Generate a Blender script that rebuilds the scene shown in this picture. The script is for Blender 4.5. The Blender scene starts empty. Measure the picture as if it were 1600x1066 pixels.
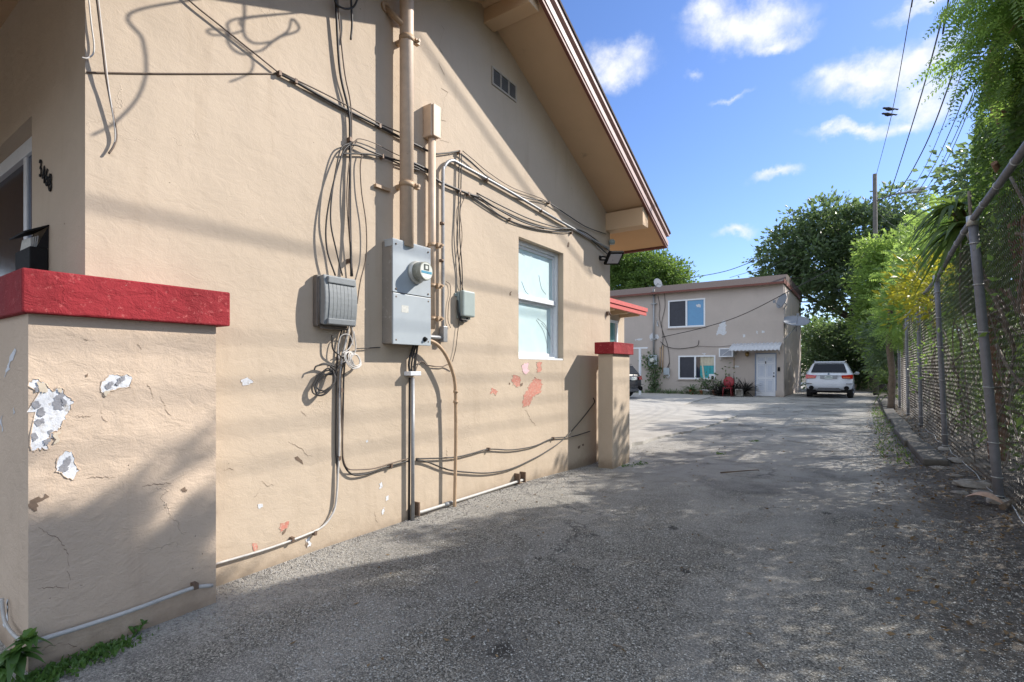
import bpy, bmesh, math, random
import numpy as np
from mathutils import Vector, Matrix
R_ = math.radians
random.seed(7); rng = np.random.default_rng(7)
sc = bpy.context.scene
COL = sc.collection

# ------------------------------------------------------------------ camera, world, sun, exposure
CAMH = 1.35
TH = math.atan(550/800.0)                     # the camera looks this far left of the driveway's direction (+Y)
cd = bpy.data.cameras.new('camera'); cam = bpy.data.objects.new('camera', cd); COL.objects.link(cam)
cam.location = (0, 0, CAMH); cam.rotation_euler = (R_(90), 0, TH)
cd.sensor_width = 36; cd.lens = 18.0; cd.shift_y = 44/1600.0
cd.clip_start = .05; cd.clip_end = 2000
sc.camera = cam
sc.view_settings.view_transform = 'Standard'; sc.view_settings.look = 'None'
sc.view_settings.exposure = 1.2; sc.view_settings.gamma = 1
SUN = Vector((1.0, 1.27, 1.10)).normalized()   # towards the sun
SUN_EL = math.asin(SUN.z); SUN_AZ = math.atan2(SUN.x, SUN.y)
sl = bpy.data.lights.new('sun', 'SUN'); sl.energy = 3.3; sl.angle = R_(.53); sl.color = (1, .94, .86)
so = bpy.data.objects.new('sun', sl); COL.objects.link(so)
so.rotation_euler = (-SUN).to_track_quat('-Z', 'Y').to_euler()

fw = np.array([-math.sin(TH), math.cos(TH), 0]); rt = np.array([math.cos(TH), math.sin(TH), 0])
def ray(u, v): return fw*800 + rt*(u-800) + np.array([0, 0, 577-v])
CP = np.array([0, 0, CAMH])
def onx(u, v, x): d = ray(u, v); return CP + d*(x/d[0])
def ony(u, v, y): d = ray(u, v); return CP + d*(y/d[1])
def onz(u, v, z=0.): d = ray(u, v); return CP + d*((z-CAMH)/d[2])
XW = -3.35                                     # the long wall's plane
def W(u, v, d=0.): return onx(u, v, XW+d)

# ------------------------------------------------------------------ node helpers
class NT:
    def __init__(s, nt): s.t = nt; s.n = nt.nodes; s.l = nt.links
    def add(s, typ, **kw):
        n = s.n.new(typ)
        for k, v in kw.items(): setattr(n, k, v)
        return n
    def put(s, sock, v):
        if hasattr(v, 'is_output'): s.l.new(v, sock)
        elif v is not None: sock.default_value = v
    def math(s, op, a, b=None, c=None, clamp=False):
        n = s.add('ShaderNodeMath', operation=op, use_clamp=clamp)
        s.put(n.inputs[0], a)
        if b is not None: s.put(n.inputs[1], b)
        if c is not None: s.put(n.inputs[2], c)
        return n.outputs[0]
    def vm(s, op, a, b=None):
        n = s.add('ShaderNodeVectorMath', operation=op); s.put(n.inputs[0], a)
        if b is not None: s.put(n.inputs[1], b)
        return n.outputs['Value'] if op in ('DOT_PRODUCT', 'LENGTH', 'DISTANCE') else n.outputs[0]
    def pos(s): return s.add('ShaderNodeNewGeometry').outputs['Position']
    def island(s): return s.add('ShaderNodeNewGeometry').outputs['Random Per Island']
    def obj(s): return s.add('ShaderNodeTexCoord').outputs['Object']
    def noise(s, vec, scale, detail=4, rough=.55, dist=0., out='Fac'):
        n = s.add('ShaderNodeTexNoise'); s.put(n.inputs['Vector'], vec)
        n.inputs['Scale'].default_value = scale; n.inputs['Detail'].default_value = detail
        n.inputs['Roughness'].default_value = rough; n.inputs['Distortion'].default_value = dist
        return n.outputs[out]
    def voro(s, vec, scale, feature='F1', out='Distance'):
        n = s.add('ShaderNodeTexVoronoi', feature=feature); s.put(n.inputs['Vector'], vec); n.inputs['Scale'].default_value = scale
        return n.outputs[out]
    def ramp(s, f, stops, interp='LINEAR'):
        n = s.add('ShaderNodeValToRGB'); cr = n.color_ramp; cr.interpolation = interp
        while len(cr.elements) < len(stops): cr.elements.new(.5)
        for e, (p, c) in zip(cr.elements, stops):
            e.position = p; e.color = tuple(c)+(1,) if hasattr(c, '__len__') else (c, c, c, 1)
        s.put(n.inputs[0], f); return n.outputs[0]
    def smooth(s, f, a, b):
        n = s.add('ShaderNodeMapRange', interpolation_type='SMOOTHSTEP')
        s.put(n.inputs[0], f); s.put(n.inputs[1], a); s.put(n.inputs[2], b); return n.outputs[0]
    def mix(s, f, a, b, mode='MIX'):
        n = s.add('ShaderNodeMix', data_type='RGBA', blend_type=mode)
        s.put(n.inputs[0], f); s.put(n.inputs[6], c4(a)); s.put(n.inputs[7], c4(b)); return n.outputs[2]
    def bump(s, h, strength=.5, dist=.01, normal=None):
        n = s.add('ShaderNodeBump'); s.put(n.inputs['Height'], h); n.inputs['Strength'].default_value = strength
        n.inputs['Distance'].default_value = dist
        if normal is not None: s.put(n.inputs['Normal'], normal)
        return n.outputs[0]
    def sep(s, v):
        n = s.add('ShaderNodeSeparateXYZ'); s.put(n.inputs[0], v); return n.outputs
def c4(c):
    if hasattr(c, 'is_output'): return c
    if isinstance(c, (int, float)): return (c, c, c, 1)
    return tuple(c)+(1,) if len(c) == 3 else c
MATS = {}
def newmat(name):
    m = bpy.data.materials.new(name); m.use_nodes = True; m.node_tree.nodes.clear()
    t = NT(m.node_tree); out = t.add('ShaderNodeOutputMaterial'); b = t.add('ShaderNodeBsdfPrincipled')
    t.l.new(b.outputs[0], out.inputs[0]); MATS[name] = m
    return m, t, b, out
def setb(t, b, color=None, rough=None, metal=None, spec=None, normal=None, trans=None, alpha=None):
    for k, v in (('Base Color', color), ('Roughness', rough), ('Metallic', metal), ('Specular IOR Level', spec), ('Normal', normal), ('Transmission Weight', trans), ('Alpha', alpha)):
        if v is None: continue
        if k == 'Base Color': v = c4(v)
        t.put(b.inputs[k], v)
def mat(name, color, rough=.6, metal=0., var=.12, scale=9., bump=.0, bscale=120., spec=.4, dirt=None, dirt_amt=.45):
    """weathered paint / metal / plastic with mottling, optional dirt blotches and bump"""
    if name in MATS: return MATS[name]
    m, t, b, o = newmat(name); p = t.pos()
    f = t.noise(p, scale, 5, .6)
    c = np.array(color)
    col = t.ramp(f, [(.25, tuple(c*(1-var))), (.75, tuple(np.minimum(c*(1+var), 1)))])
    if dirt is not None:
        dm = t.smooth(t.noise(p, scale*1.7, 6, .7), 1-dirt_amt-.08, 1-dirt_amt+.12)
        col = t.mix(dm, col, dirt)
    nrm = t.bump(t.noise(p, bscale, 4, .6), bump, .004) if bump else None
    r = t.math('ADD', rough-.08, t.math('MULTIPLY', t.noise(p, scale*2, 3), .16))
    setb(t, b, col, r, metal, spec, nrm); return m

# ------------------------------------------------------------------ mesh builder
def wloc(o):
    v = Vector((0, 0, 0))
    while o is not None: v += o.location; o = o.parent
    return v
EACH = {'lip', 'tie', 'clamp', 'coupling', 'strap', 'brace', 'mounting_ear', 'clip', 'scuff', 'sun_streak', 'rafter_tail', 'reflector', 'hinge_rod', 'elbow_fitting', 'wire', 'bracket', 'lead_wire', 'side_plate', 'rib', 'panel', 'fascia', 'side_window', 'scratch', 'door_frame', 'bars', 'fascia_underside_shade', 'fascia_board', 'drip_edge', 'fascia_gap_shade'}
class MB:
    def __init__(s): s.v = []; s.f = []; s.m = []; s.sm = []
    def addf(s, verts, faces, mi=0, smooth=False):
        k = len(s.v); s.v += [tuple(map(float, p)) for p in verts]
        for f in faces: s.f.append([k+i for i in f]); s.m.append(mi); s.sm.append(smooth)
        return s
    def box(s, a, b, mi=0):
        x0, x1 = sorted((a[0], b[0])); y0, y1 = sorted((a[1], b[1])); z0, z1 = sorted((a[2], b[2]))
        v = [(x0,y0,z0),(x1,y0,z0),(x1,y1,z0),(x0,y1,z0),(x0,y0,z1),(x1,y0,z1),(x1,y1,z1),(x0,y1,z1)]
        return s.addf(v, [(0,3,2,1),(4,5,6,7),(0,1,5,4),(1,2,6,5),(2,3,7,6),(3,0,4,7)], mi)
    def poly(s, pts, mi=0): return s.addf(pts, [list(range(len(pts)))], mi)
    def prism(s, pts, ext, mi=0):
        n = len(pts); e = np.array(ext); q = [np.array(p, float) for p in pts]
        v = q+[p+e for p in q]
        return s.addf(v, [list(range(n))[::-1], list(range(n, 2*n))]+[(i, (i+1) % n, (i+1) % n+n, i+n) for i in range(n)], mi)
    def tube(s, path, r, sides=8, caps=True, mi=0, smooth=True):
        P = [np.array(p, float) for p in path]; n = len(P)
        rr = r if hasattr(r, '__len__') else [r]*n
        k = len(s.v); up = None
        for i in range(n):
            tdir = P[min(i+1, n-1)]-P[max(i-1, 0)]; L = np.linalg.norm(tdir)
            tdir = tdir/L if L > 1e-9 else np.array([0, 0, 1.])
            if up is None:
                up = np.array([0, 0, 1.]) if abs(tdir[2]) < .9 else np.array([1., 0, 0])
            up = up - tdir*(up@tdir); up /= np.linalg.norm(up)+1e-12
            sd = np.cross(tdir, up)
            for j in range(sides):
                a = 2*math.pi*j/sides
                s.v.append(tuple(P[i]+rr[i]*(math.cos(a)*up+math.sin(a)*sd)))
        for i in range(n-1):
            for j in range(sides):
                a, b = k+i*sides+j, k+i*sides+(j+1) % sides
                s.f.append([a, a+sides, b+sides, b]); s.m.append(mi); s.sm.append(smooth)
        if caps:
            s.f.append([k+j for j in range(sides)]); s.m.append(mi); s.sm.append(False)
            s.f.append([k+(n-1)*sides+j for j in range(sides)][::-1]); s.m.append(mi); s.sm.append(False)
        return s
    def lathe(s, c, axis, prof, sides=20, mi=0, smooth=True):
        """prof: list of (distance along axis, radius)"""
        a = Vector(axis).normalized(); c = Vector(c)
        P = [c+a*d for d, _ in prof]; k = len(s.v)
        u = a.orthogonal().normalized(); w = a.cross(u)
        for p, (_, r) in zip(P, prof):
            for j in range(sides):
                g = 2*math.pi*j/sides; s.v.append(tuple(p+u*(r*math.cos(g))+w*(r*math.sin(g))))
        for i in range(len(prof)-1):
            for j in range(sides):
                q, b = k+i*sides+j, k+i*sides+(j+1) % sides
                s.f.append([q, b, b+sides, q+sides]); s.m.append(mi); s.sm.append(smooth)
        s.f.append([k+j for j in range(sides)][::-1]); s.m.append(mi); s.sm.append(False)
        s.f.append([k+(len(prof)-1)*sides+j for j in range(sides)]); s.m.append(mi); s.sm.append(False)
        return s
    def ball(s, c, r, n=10, mi=0):
        rx, ry, rz = r if hasattr(r, '__len__') else (r, r, r); k = len(s.v); m = n//2+1
        for i in range(m+1):
            ph = math.pi*i/m
            for j in range(n):
                a = 2*math.pi*j/n
                s.v.append((c[0]+rx*math.sin(ph)*math.cos(a), c[1]+ry*math.sin(ph)*math.sin(a), c[2]+rz*math.cos(ph)))
        for i in range(m):
            for j in range(n):
                a, b = k+i*n+j, k+i*n+(j+1) % n
                s.f.append([a, a+n, b+n, b]); s.m.append(mi); s.sm.append(True)
        return s
    def build(s, name, mats, parent=None, local=False, bevel=0., sub=0, autos=False):
        if name in EACH:
            gs = s.clusters()
            if len(gs) > 1: return [g.build1(name, mats, parent, local, bevel, sub) for g in gs][0]
        return s.build1(name, mats, parent, local, bevel, sub)
    def clusters(s):
        """the separate pieces of this mesh, pieces that touch kept together"""
        n = len(s.v); par = list(range(n))
        def find(i):
            while par[i] != i: par[i] = par[par[i]]; i = par[i]
            return i
        for f in s.f:
            for j in f[1:]: par[find(f[0])] = find(j)
        comp = {}
        for i in range(n): comp.setdefault(find(i), []).append(i)
        B_ = [(k, np.array([s.v[i] for i in ix]).min(0)-.004, np.array([s.v[i] for i in ix]).max(0)+.004) for k, ix in comp.items()]
        for i in range(len(B_)):
            for j in range(i):
                if np.all(B_[i][1] <= B_[j][2]) and np.all(B_[j][1] <= B_[i][2]): par[find(B_[i][0])] = find(B_[j][0])
        out = {}
        for f, m, sm in zip(s.f, s.m, s.sm):
            g = out.setdefault(find(f[0]), (MB(), {}))
            for i in f:
                if i not in g[1]: g[1][i] = len(g[0].v); g[0].v.append(s.v[i])
            g[0].f.append([g[1][i] for i in f]); g[0].m.append(m); g[0].sm.append(sm)
        return [g[0] for g in out.values()]
    def build1(s, name, mats, parent=None, local=False, bevel=0., sub=0):
        off = Vector((0, 0, 0)) if (local or parent is None) else wloc(parent)
        me = bpy.data.meshes.new(name)
        me.from_pydata([(p[0]-off.x, p[1]-off.y, p[2]-off.z) for p in s.v], [], s.f)
        for mm in (mats if isinstance(mats, (list, tuple)) else [mats]): me.materials.append(mm)
        me.polygons.foreach_set('material_index', s.m); me.polygons.foreach_set('use_smooth', s.sm)
        me.validate(); me.update()
        o = bpy.data.objects.new(name, me); COL.objects.link(o)
        if parent is not None: o.parent = parent
        if bevel:
            b = o.modifiers.new('bevel', 'BEVEL'); b.width = bevel; b.segments = 2; b.limit_method = 'ANGLE'; b.angle_limit = R_(40)
        if sub:
            b = o.modifiers.new('sub', 'SUBSURF'); b.levels = sub; b.render_levels = sub
        return o
def tag(o, label=None, cat=None, group=None, kind=None):
    if label: o['label'] = label
    if cat: o['category'] = cat
    if group: o['group'] = group
    if kind: o['kind'] = kind
    return o
def thing(name, label, cat, loc=(0,0,0), rz=0., group=None):
    o = bpy.data.objects.new(name, None); COL.objects.link(o); o.location = tuple(map(float, loc)); o.rotation_euler = (0, 0, rz)
    o.empty_display_size = .1
    return tag(o, label, cat, group)
def structure(o): o['kind'] = 'structure'; return o
def spline(pts, n=6):
    P = [np.array(p, float) for p in pts]
    if len(P) < 3: return P
    Q = [2*P[0]-P[1]]+P+[2*P[-1]-P[-2]]; out = []
    for i in range(1, len(Q)-2):
        a, b, c, d = Q[i-1], Q[i], Q[i+1], Q[i+2]
        for k in range(n):
            t = k/n
            out.append(.5*((2*b)+(c-a)*t+(2*a-5*b+4*c-d)*t*t+(3*b-a-3*c+d)*t**3))
    out.append(P[-1]); return out
def ragged(pts, n=5, amp=.25, seed=0):
    r = random.Random(seed); out = []; m = len(pts)
    for i in range(m):
        a = np.array(pts[i], float); b = np.array(pts[(i+1) % m], float); L = np.linalg.norm(b-a)
        out.append(a)
        for k in range(1, n):
            p = a+(b-a)*k/n
            out.append(p+np.array([r.gauss(0, 1), r.gauss(0, 1)])*L*amp/n)
    return out

# ------------------------------------------------------------------ sky with cumulus puffs
w = bpy.data.worlds.new('World'); sc.world = w; w.use_nodes = True
t = NT(w.node_tree); w.node_tree.nodes.clear()
wo = t.add('ShaderNodeOutputWorld'); bg = t.add('ShaderNodeBackground')
sky = t.add('ShaderNodeTexSky', sky_type='NISHITA'); sky.sun_disc = False
sky.sun_elevation = SUN_EL; sky.sun_rotation = SUN_AZ; sky.altitude = 10; sky.air_density = 1.0; sky.dust_density = .3; sky.ozone_density = 4.5
gen = t.add('ShaderNodeTexCoord').outputs['Generated']
n1 = t.noise(gen, 9, 6, .62, out='Color'); n2 = t.noise(gen, 30, 6, .65)
warp = t.vm('ADD', gen, t.vm('MULTIPLY', t.vm('SUBTRACT', n1, (.5, .5, .5)), (.11, .11, .11)))
cl = None
CLOUDS = [(1165,38,78,36,1.0),(1215,60,55,18,.8),(1110,22,40,25,.8),(962,108,52,32,.95),(1345,118,72,32,1.0),(1420,112,55,30,1.0),(1445,155,45,34,.8),(1340,200,62,13,.75),(1410,190,50,16,.65),(1200,268,28,11,.8),(1146,364,30,10,.75),(1146,160,32,7,.45),(1080,130,16,9,.4),(1430,8,34,14,.8),(1290,205,16,8,.6),(980,380,120,14,.12),(1120,330,100,20,.08)]
for (u, v, a, b, k) in CLOUDS:
    d = ray(u, v); C = d/np.linalg.norm(d); A = np.cross(C, [0, 0, 1.]); A /= np.linalg.norm(A); U = np.cross(A, C); q = np.linalg.norm(d)
    # sizes measured across the line of sight
    x = t.math('MULTIPLY', t.vm('DOT_PRODUCT', warp, tuple(A)), q/a/1.25); y = t.math('MULTIPLY', t.vm('DOT_PRODUCT', warp, tuple(U)), q/b/1.12)
    y = t.math('ADD', y, t.math('DIVIDE', 0., 1.)) if False else y
    r2 = t.math('ADD', t.math('MULTIPLY', x, x), t.math('MULTIPLY', y, y))
    front = t.math('GREATER_THAN', t.vm('DOT_PRODUCT', gen, tuple(C)), .5)
    f = t.math('MULTIPLY', t.math('SUBTRACT', 1.25, t.math('SQRT', r2)), front)
    f = t.math('MULTIPLY', t.math('MAXIMUM', f, 0.), k)
    cl = f if cl is None else t.math('MAXIMUM', cl, f)
dens = t.math('ADD', cl, t.math('MULTIPLY', t.math('SUBTRACT', n2, .5), t.math('MULTIPLY', cl, 1.3)))
dens = t.smooth(dens, .06, 1.1)
sat = t.add('ShaderNodeHueSaturation'); sat.inputs['Saturation'].default_value = 1.06; t.l.new(sky.outputs[0], sat.inputs['Color'])
skyc = t.mix(1, sat.outputs[0], (.97, .915, 1.04), 'MULTIPLY')
cloudc = t.mix(n2, (4.0, 4.2, 4.6), (5.6, 5.7, 5.8))
# a bank of added bright cloud, unseen behind the camera, lifting the shade
fill_bank = t.smooth(t.vm('DOT_PRODUCT', gen, (-.10, -.86, .50)), -.02, .40)
fill_bank = t.math('MULTIPLY', fill_bank, t.smooth(t.noise(gen, 3.2, 7, .6, .3), .30, .52))
full = t.mix(fill_bank, t.mix(dens, skyc, cloudc), t.mix(n2, (4.4, 5.1, 6.2), (6.6, 7.2, 8.2)))
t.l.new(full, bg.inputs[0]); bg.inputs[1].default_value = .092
t.l.new(bg.outputs[0], wo.inputs[0])

# ------------------------------------------------------------------ ground
WALL_BASE = [(-6, -.05), (.6, -.03), (1.585, -.016), (2.34, .006), (3.335, .008), (4.17, .03), (5.59, -.016), (6.875, -.068), (8.5, -.05), (12, 0), (60, 0)]
def gh(x, y):
    b = np.interp(y, [p[0] for p in WALL_BASE], [p[1] for p in WALL_BASE])
    k = np.clip((-1.2-x)/1.8, 0, 1); k = k*k*(3-2*k)
    far = np.clip((y-7.5)/4, 0, 1)
    h = b*k*(1-far)
    h = h + .012*np.sin(x*1.7+y*.9)*np.cos(y*.6-x*.5)*np.clip((x+3.3)/1., 0, 1)
    h = h + .10*np.clip((x-.75)/.5, 0, 1)*np.clip((y-2)/3, 0, 1)*0.6
    return h
def grid(name, xs, ys, hf, m):
    X, Y = np.meshgrid(xs, ys, indexing='ij'); Z = hf(X, Y); nx, ny = len(xs), len(ys)
    v = np.stack([X, Y, Z], -1).reshape(-1, 3)
    i = np.arange(nx-1)[:, None]*ny+np.arange(ny-1)[None]; i = i.ravel()
    f = np.stack([i, i+ny, i+ny+1, i+1], 1)
    return rawmesh(name, v, f, m, smooth=True)
def rawmesh(name, v, f, m, parent=None, smooth=False):
    v = np.asarray(v, np.float32); f = np.asarray(f, np.int32); k = f.shape[1]
    me = bpy.data.meshes.new(name)
    if parent is not None: v = v-np.array(wloc(parent), np.float32)
    me.vertices.add(len(v)); me.vertices.foreach_set('co', v.ravel())
    me.loops.add(f.size); me.loops.foreach_set('vertex_index', f.ravel())
    me.polygons.add(len(f)); me.polygons.foreach_set('loop_start', np.arange(len(f), dtype=np.int32)*k)
    me.polygons.foreach_set('use_smooth', np.full(len(f), smooth))
    me.update(calc_edges=True); me.materials.append(m)
    o = bpy.data.objects.new(name, me); COL.objects.link(o)
    if parent is not None: o.parent = parent
    return o

def asphalt():
    m, t, b, o = newmat('asphalt'); p = t.pos(); s = t.sep(p); x, y = s[0], s[1]
    big = t.noise(p, .55, 5, .6); med = t.noise(p, 2.6, 5, .6, 1.2); fine = t.noise(p, 38, 5, .7)
    cell = t.voro(p, 150, out='Color'); cr = t.sep(cell)[0]; cd_ = t.voro(p, 150)
    cell2 = t.sep(t.voro(p, 42, out='Color'))[1]
    col = t.ramp(cr, [(0, (.06, .058, .054)), (.4, (.20, .195, .178)), (.7, (.36, .35, .325)), (.92, (.62, .60, .56)), (1, (.78, .76, .70))])
    col = t.mix(t.math('MULTIPLY', t.smooth(cell2, .55, .95), .55), col, (.50, .48, .44))
    col = t.mix(.32, col, t.ramp(med, [(.3, (.19, .185, .17)), (.5, (.28, .275, .25)), (.7, (.38, .37, .34))]), 'MIX')
    col = t.mix(1, col, t.ramp(t.noise(p, 85, 3, .7), [(.35, .35), (.5, 1.), (.65, 1.75)]), 'MULTIPLY')
    col = t.mix(1, col, t.ramp(big, [(.3, (.46, .45, .435)), (.7, (.86, .84, .80))]), 'MULTIPLY')
    # pale dust against the wall; the worn middle also holds painted sunlight
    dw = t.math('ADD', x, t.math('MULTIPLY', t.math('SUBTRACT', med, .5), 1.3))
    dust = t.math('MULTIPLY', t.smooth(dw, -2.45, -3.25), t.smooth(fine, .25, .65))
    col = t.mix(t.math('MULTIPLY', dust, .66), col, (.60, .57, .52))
    worn = t.math('MULTIPLY', t.smooth(t.math('ADD', y, t.math('MULTIPLY', med, 4)), 4.6, 9.5), t.smooth(t.noise(p, 1.1, 6, .65, .8), .28, .58))  # dusty wear, paled past mid drive to carry the sunlit patches
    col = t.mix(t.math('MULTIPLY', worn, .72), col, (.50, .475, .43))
    # earth and leaf mould along the fence
    ex = t.math('ADD', x, t.math('MULTIPLY', t.math('SUBTRACT', t.noise(p, 1.6, 6, .7), .5), 1.5))
    earth = t.smooth(ex, -.05, .75)
    ecol = t.mix(t.smooth(t.noise(p, 24, 5, .75), .35, .7), (.055, .047, .039), (.20, .175, .15))
    col = t.mix(t.math('MULTIPLY', earth, .93), col, ecol)
    sand = t.math('MULTIPLY', t.smooth(t.noise(p, .62, 6, .62, .9), .53, .66), t.smooth(fine, .3, .6))
    col = t.mix(t.math('MULTIPLY', sand, .45), col, (.42, .40, .365))
    dark = t.smooth(t.noise(t.vm('ADD', p, (7., 3., 0)), .5, 5, .6, .6), .54, .68)
    col = t.mix(t.math('MULTIPLY', dark, .55), col, (.13, .125, .12))
    # two paler wheel tracks, an old darker trench repair and a few oil drips
    wob = t.math('ADD', x, t.math('MULTIPLY', t.math('SUBTRACT', t.noise(p, .45, 4, .6), .5), .7))
    for cxx in (-2.15, -.55):
        tr = t.smooth(t.math('ABSOLUTE', t.math('SUBTRACT', wob, cxx)), .42, .12)
        col = t.mix(t.math('MULTIPLY', t.math('MULTIPLY', tr, t.smooth(med, .3, .6)), .28), col, (.36, .35, .335))
    for (ox, oy, orr) in ((-1.43, 2.0, .085), (-1.0, 3.5, .05), (-1.35, 4.4, .07), (-.3, 5.6, .06), (-1.9, 3.1, .04)):
        od = t.vm('DISTANCE', t.vm('ADD', t.vm('MULTIPLY', p, (1, 1, 0)), t.vm('MULTIPLY', t.vm('SUBTRACT', t.noise(p, 9, 4, .6, out='Color'), (.5, .5, .5)), (.16, .16, 0))), (ox, oy, 0))
        col = t.mix(t.math('MULTIPLY', t.smooth(od, orr, orr*.45), .8), col, (.035, .034, .032))
    # stains and tar cracks
    spot = t.smooth(t.noise(p, 1.9, 3, .5), .68, .76)
    col = t.mix(t.math('MULTIPLY', spot, .4), col, (.07, .07, .07))
    crack = t.smooth(t.voro(t.vm('ADD', p, t.vm('MULTIPLY', t.noise(p, 2, 4, .6, out='Color'), (.7, .7, .7))), .5, 'DISTANCE_TO_EDGE'), .012, .003)
    col = t.mix(t.math('MULTIPLY', t.math('MULTIPLY', crack, t.smooth(t.noise(p, .7, 3), .5, .6)), .6), col, (.05, .05, .05))
    h = t.math('ADD', t.math('MULTIPLY', t.math('SUBTRACT', 1, t.math('MULTIPLY', cd_, 60)), .35), fine)
    h = t.math('ADD', h, t.math('MULTIPLY', t.noise(p, 14, 4, .6), .9))
    n = t.bump(h, .55, .011)
    setb(t, b, col, .88, 0, .25, n); return m
def slab_mat():
    m, t, b, o = newmat('old_concrete'); p = t.pos()
    f = t.noise(p, 1.3, 6, .65, .0); g = t.noise(p, 30, 4, .7)
    col = t.ramp(f, [(.3, (.30, .28, .25)), (.5, (.37, .35, .315)), (.7, (.44, .42, .38))])
    col = t.mix(t.math('MULTIPLY', t.smooth(g, .45, .7), .35), col, (.22, .2, .18))
    setb(t, b, col, .9, 0, .2, t.bump(g, .5, .008)); return m
def earth_mat():
    m, t, b, o = newmat('earth'); p = t.pos()
    col = t.ramp(t.noise(p, .8, 6, .7), [(.3, (.04, .035, .025)), (.6, (.10, .085, .06)), (.75, (.06, .08, .03))])
    setb(t, b, col, .95, 0, .2, t.bump(t.noise(p, 9, 5, .7), .6, .03)); return m
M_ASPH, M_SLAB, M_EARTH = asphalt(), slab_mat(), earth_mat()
g0 = MB().poly([(-300, -300, -.16), (300, -300, -.16), (300, 300, -.16), (-300, 300, -.16)]).build('ground', M_EARTH); structure(g0)
xs = np.concatenate([np.linspace(-14.5, -3.5, 14)[:-1], np.linspace(-3.5, 1.8, 60), np.linspace(1.8, 9, 9)[1:]])
ys = np.concatenate([np.linspace(-6, 0, 8)[:-1], np.linspace(0, 12, 110), np.linspace(12, 62, 60)[1:]])
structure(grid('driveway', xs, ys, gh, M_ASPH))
# broken-edged concrete yard slab left of the drive
edge = [onz(u, v) for (u, v) in ((975, 703), (1000, 692), (1032, 684), (1052, 680), (1075, 676), (1100, 669), (1120, 662), (1142, 655), (1152, 650))]
ep = [(p[0], p[1]) for p in edge]
rg = random.Random(3); ee = []
for i in range(len(ep)-1):
    for k in range(5):
        a, b_ = np.array(ep[i]), np.array(ep[i+1]); q = a+(b_-a)*k/5; ee.append((q[0]+rg.uniform(-.06, .06), q[1]+rg.uniform(-.08, .08)))
ee.append(ep[-1]); ee += [(-5.6, ep[-1][1]+3.6), (-6.2, 27.6), (-14.2, 27.6), (-14.2, ep[0][1])]
sb = MB(); zt_, zb_ = .035, -.2
n_ = len(ee)
sb.addf([(x, y, zt_) for x, y in ee]+[(x, y, zb_) for x, y in ee], [list(range(n_))[::-1]]+[(i, (i+1) % n_, (i+1) % n_+n_, i+n_) for i in range(n_)])
slab = sb.build('concrete_slab', M_SLAB)
bm = bmesh.new(); bm.from_mesh(slab.data); bmesh.ops.recalc_face_normals(bm, faces=bm.faces); bm.to_mesh(slab.data); bm.free()
structure(slab)

# ------------------------------------------------------------------ wall paints
def stucco(name, base, var=.06, bump=.55, streak=.12, scuff=None):
    m, t, b, o = newmat(name); p = t.pos(); c = np.array(base)
    f = t.noise(p, .9, 6, .62, .6)
    col = t.ramp(f, [(.28, tuple(c*(1-var))), (.5, tuple(c)), (.74, tuple(np.minimum(c*(1+var), 1)))])
    g = t.noise(p, 7, 6, .7, .8)
    col = t.mix(t.math('MULTIPLY', t.smooth(g, .60, .78), .16), col, tuple(c*np.array((.66, .60, .55))))
    sv = t.vm('MULTIPLY', p, (3.2, 3.2, .35))
    col = t.mix(t.math('MULTIPLY', t.smooth(t.noise(sv, 2.2, 5, .65), .52, .75), streak), col, tuple(c*np.array((.62, .56, .5))))
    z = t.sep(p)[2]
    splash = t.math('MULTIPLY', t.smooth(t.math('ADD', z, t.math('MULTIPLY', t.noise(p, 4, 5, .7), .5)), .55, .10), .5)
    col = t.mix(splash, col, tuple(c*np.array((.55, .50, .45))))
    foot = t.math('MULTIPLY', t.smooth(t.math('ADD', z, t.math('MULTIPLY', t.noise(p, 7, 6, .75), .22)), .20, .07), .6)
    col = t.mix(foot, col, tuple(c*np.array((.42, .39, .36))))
    pit = t.smooth(t.noise(p, 26, 3, .5), .755, .79)          # chips and nail holes
    col = t.mix(t.math('MULTIPLY', pit, .6), col, (.09, .075, .06))
    if scuff is not None:
        col = t.mix(t.math('MULTIPLY', t.smooth(t.noise(p, 34, 5, .75), .56, .68), .6), col, scuff)
        col = t.mix(t.math('MULTIPLY', t.smooth(t.noise(p, 15, 6, .8), .66, .70), .8), col, (.40, .34, .29))
    fine = t.noise(p, 95, 4, .65); trowel = t.noise(t.vm('MULTIPLY', p, (1, 1, 1.6)), 9, 5, .66, .7); lump = t.noise(p, 3.1, 3, .5)
    h = t.math('ADD', t.math('MULTIPLY', fine, .22), t.math('MULTIPLY', trowel, .85))
    h = t.math('ADD', h, t.math('MULTIPLY', lump, 2.2))
    h = t.math('SUBTRACT', h, t.math('MULTIPLY', pit, .5))
    rid = t.voro(t.vm('ADD', p, t.vm('MULTIPLY', t.noise(p, 5, 4, .6, out='Color'), (.35, .35, .35))), 3.3, 'DISTANCE_TO_EDGE')
    h = t.math('ADD', h, t.math('MULTIPLY', t.math('MULTIPLY', t.smooth(rid, .014, .0), t.smooth(t.noise(p, 1.4, 3), .58, .68)), .6))
    n = t.bump(h, bump, .014)
    setb(t, b, col, .82, 0, .25, n); return m
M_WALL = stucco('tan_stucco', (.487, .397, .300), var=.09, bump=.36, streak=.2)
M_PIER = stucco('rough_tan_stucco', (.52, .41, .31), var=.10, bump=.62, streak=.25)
M_FARW = stucco('grey_tan_stucco', (.455, .395, .35), var=.07, bump=.35, streak=.1)
M_REDCAP = stucco('red_masonry_paint', (.265, .022, .028), var=.34, bump=1.0, streak=.3, scuff=(.50, .13, .12))
M_SOFF = mat('soffit_paint', (.58, .41, .255), .75, var=.05, scale=2.5, dirt=(.33, .24, .16), dirt_amt=.3)
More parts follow.
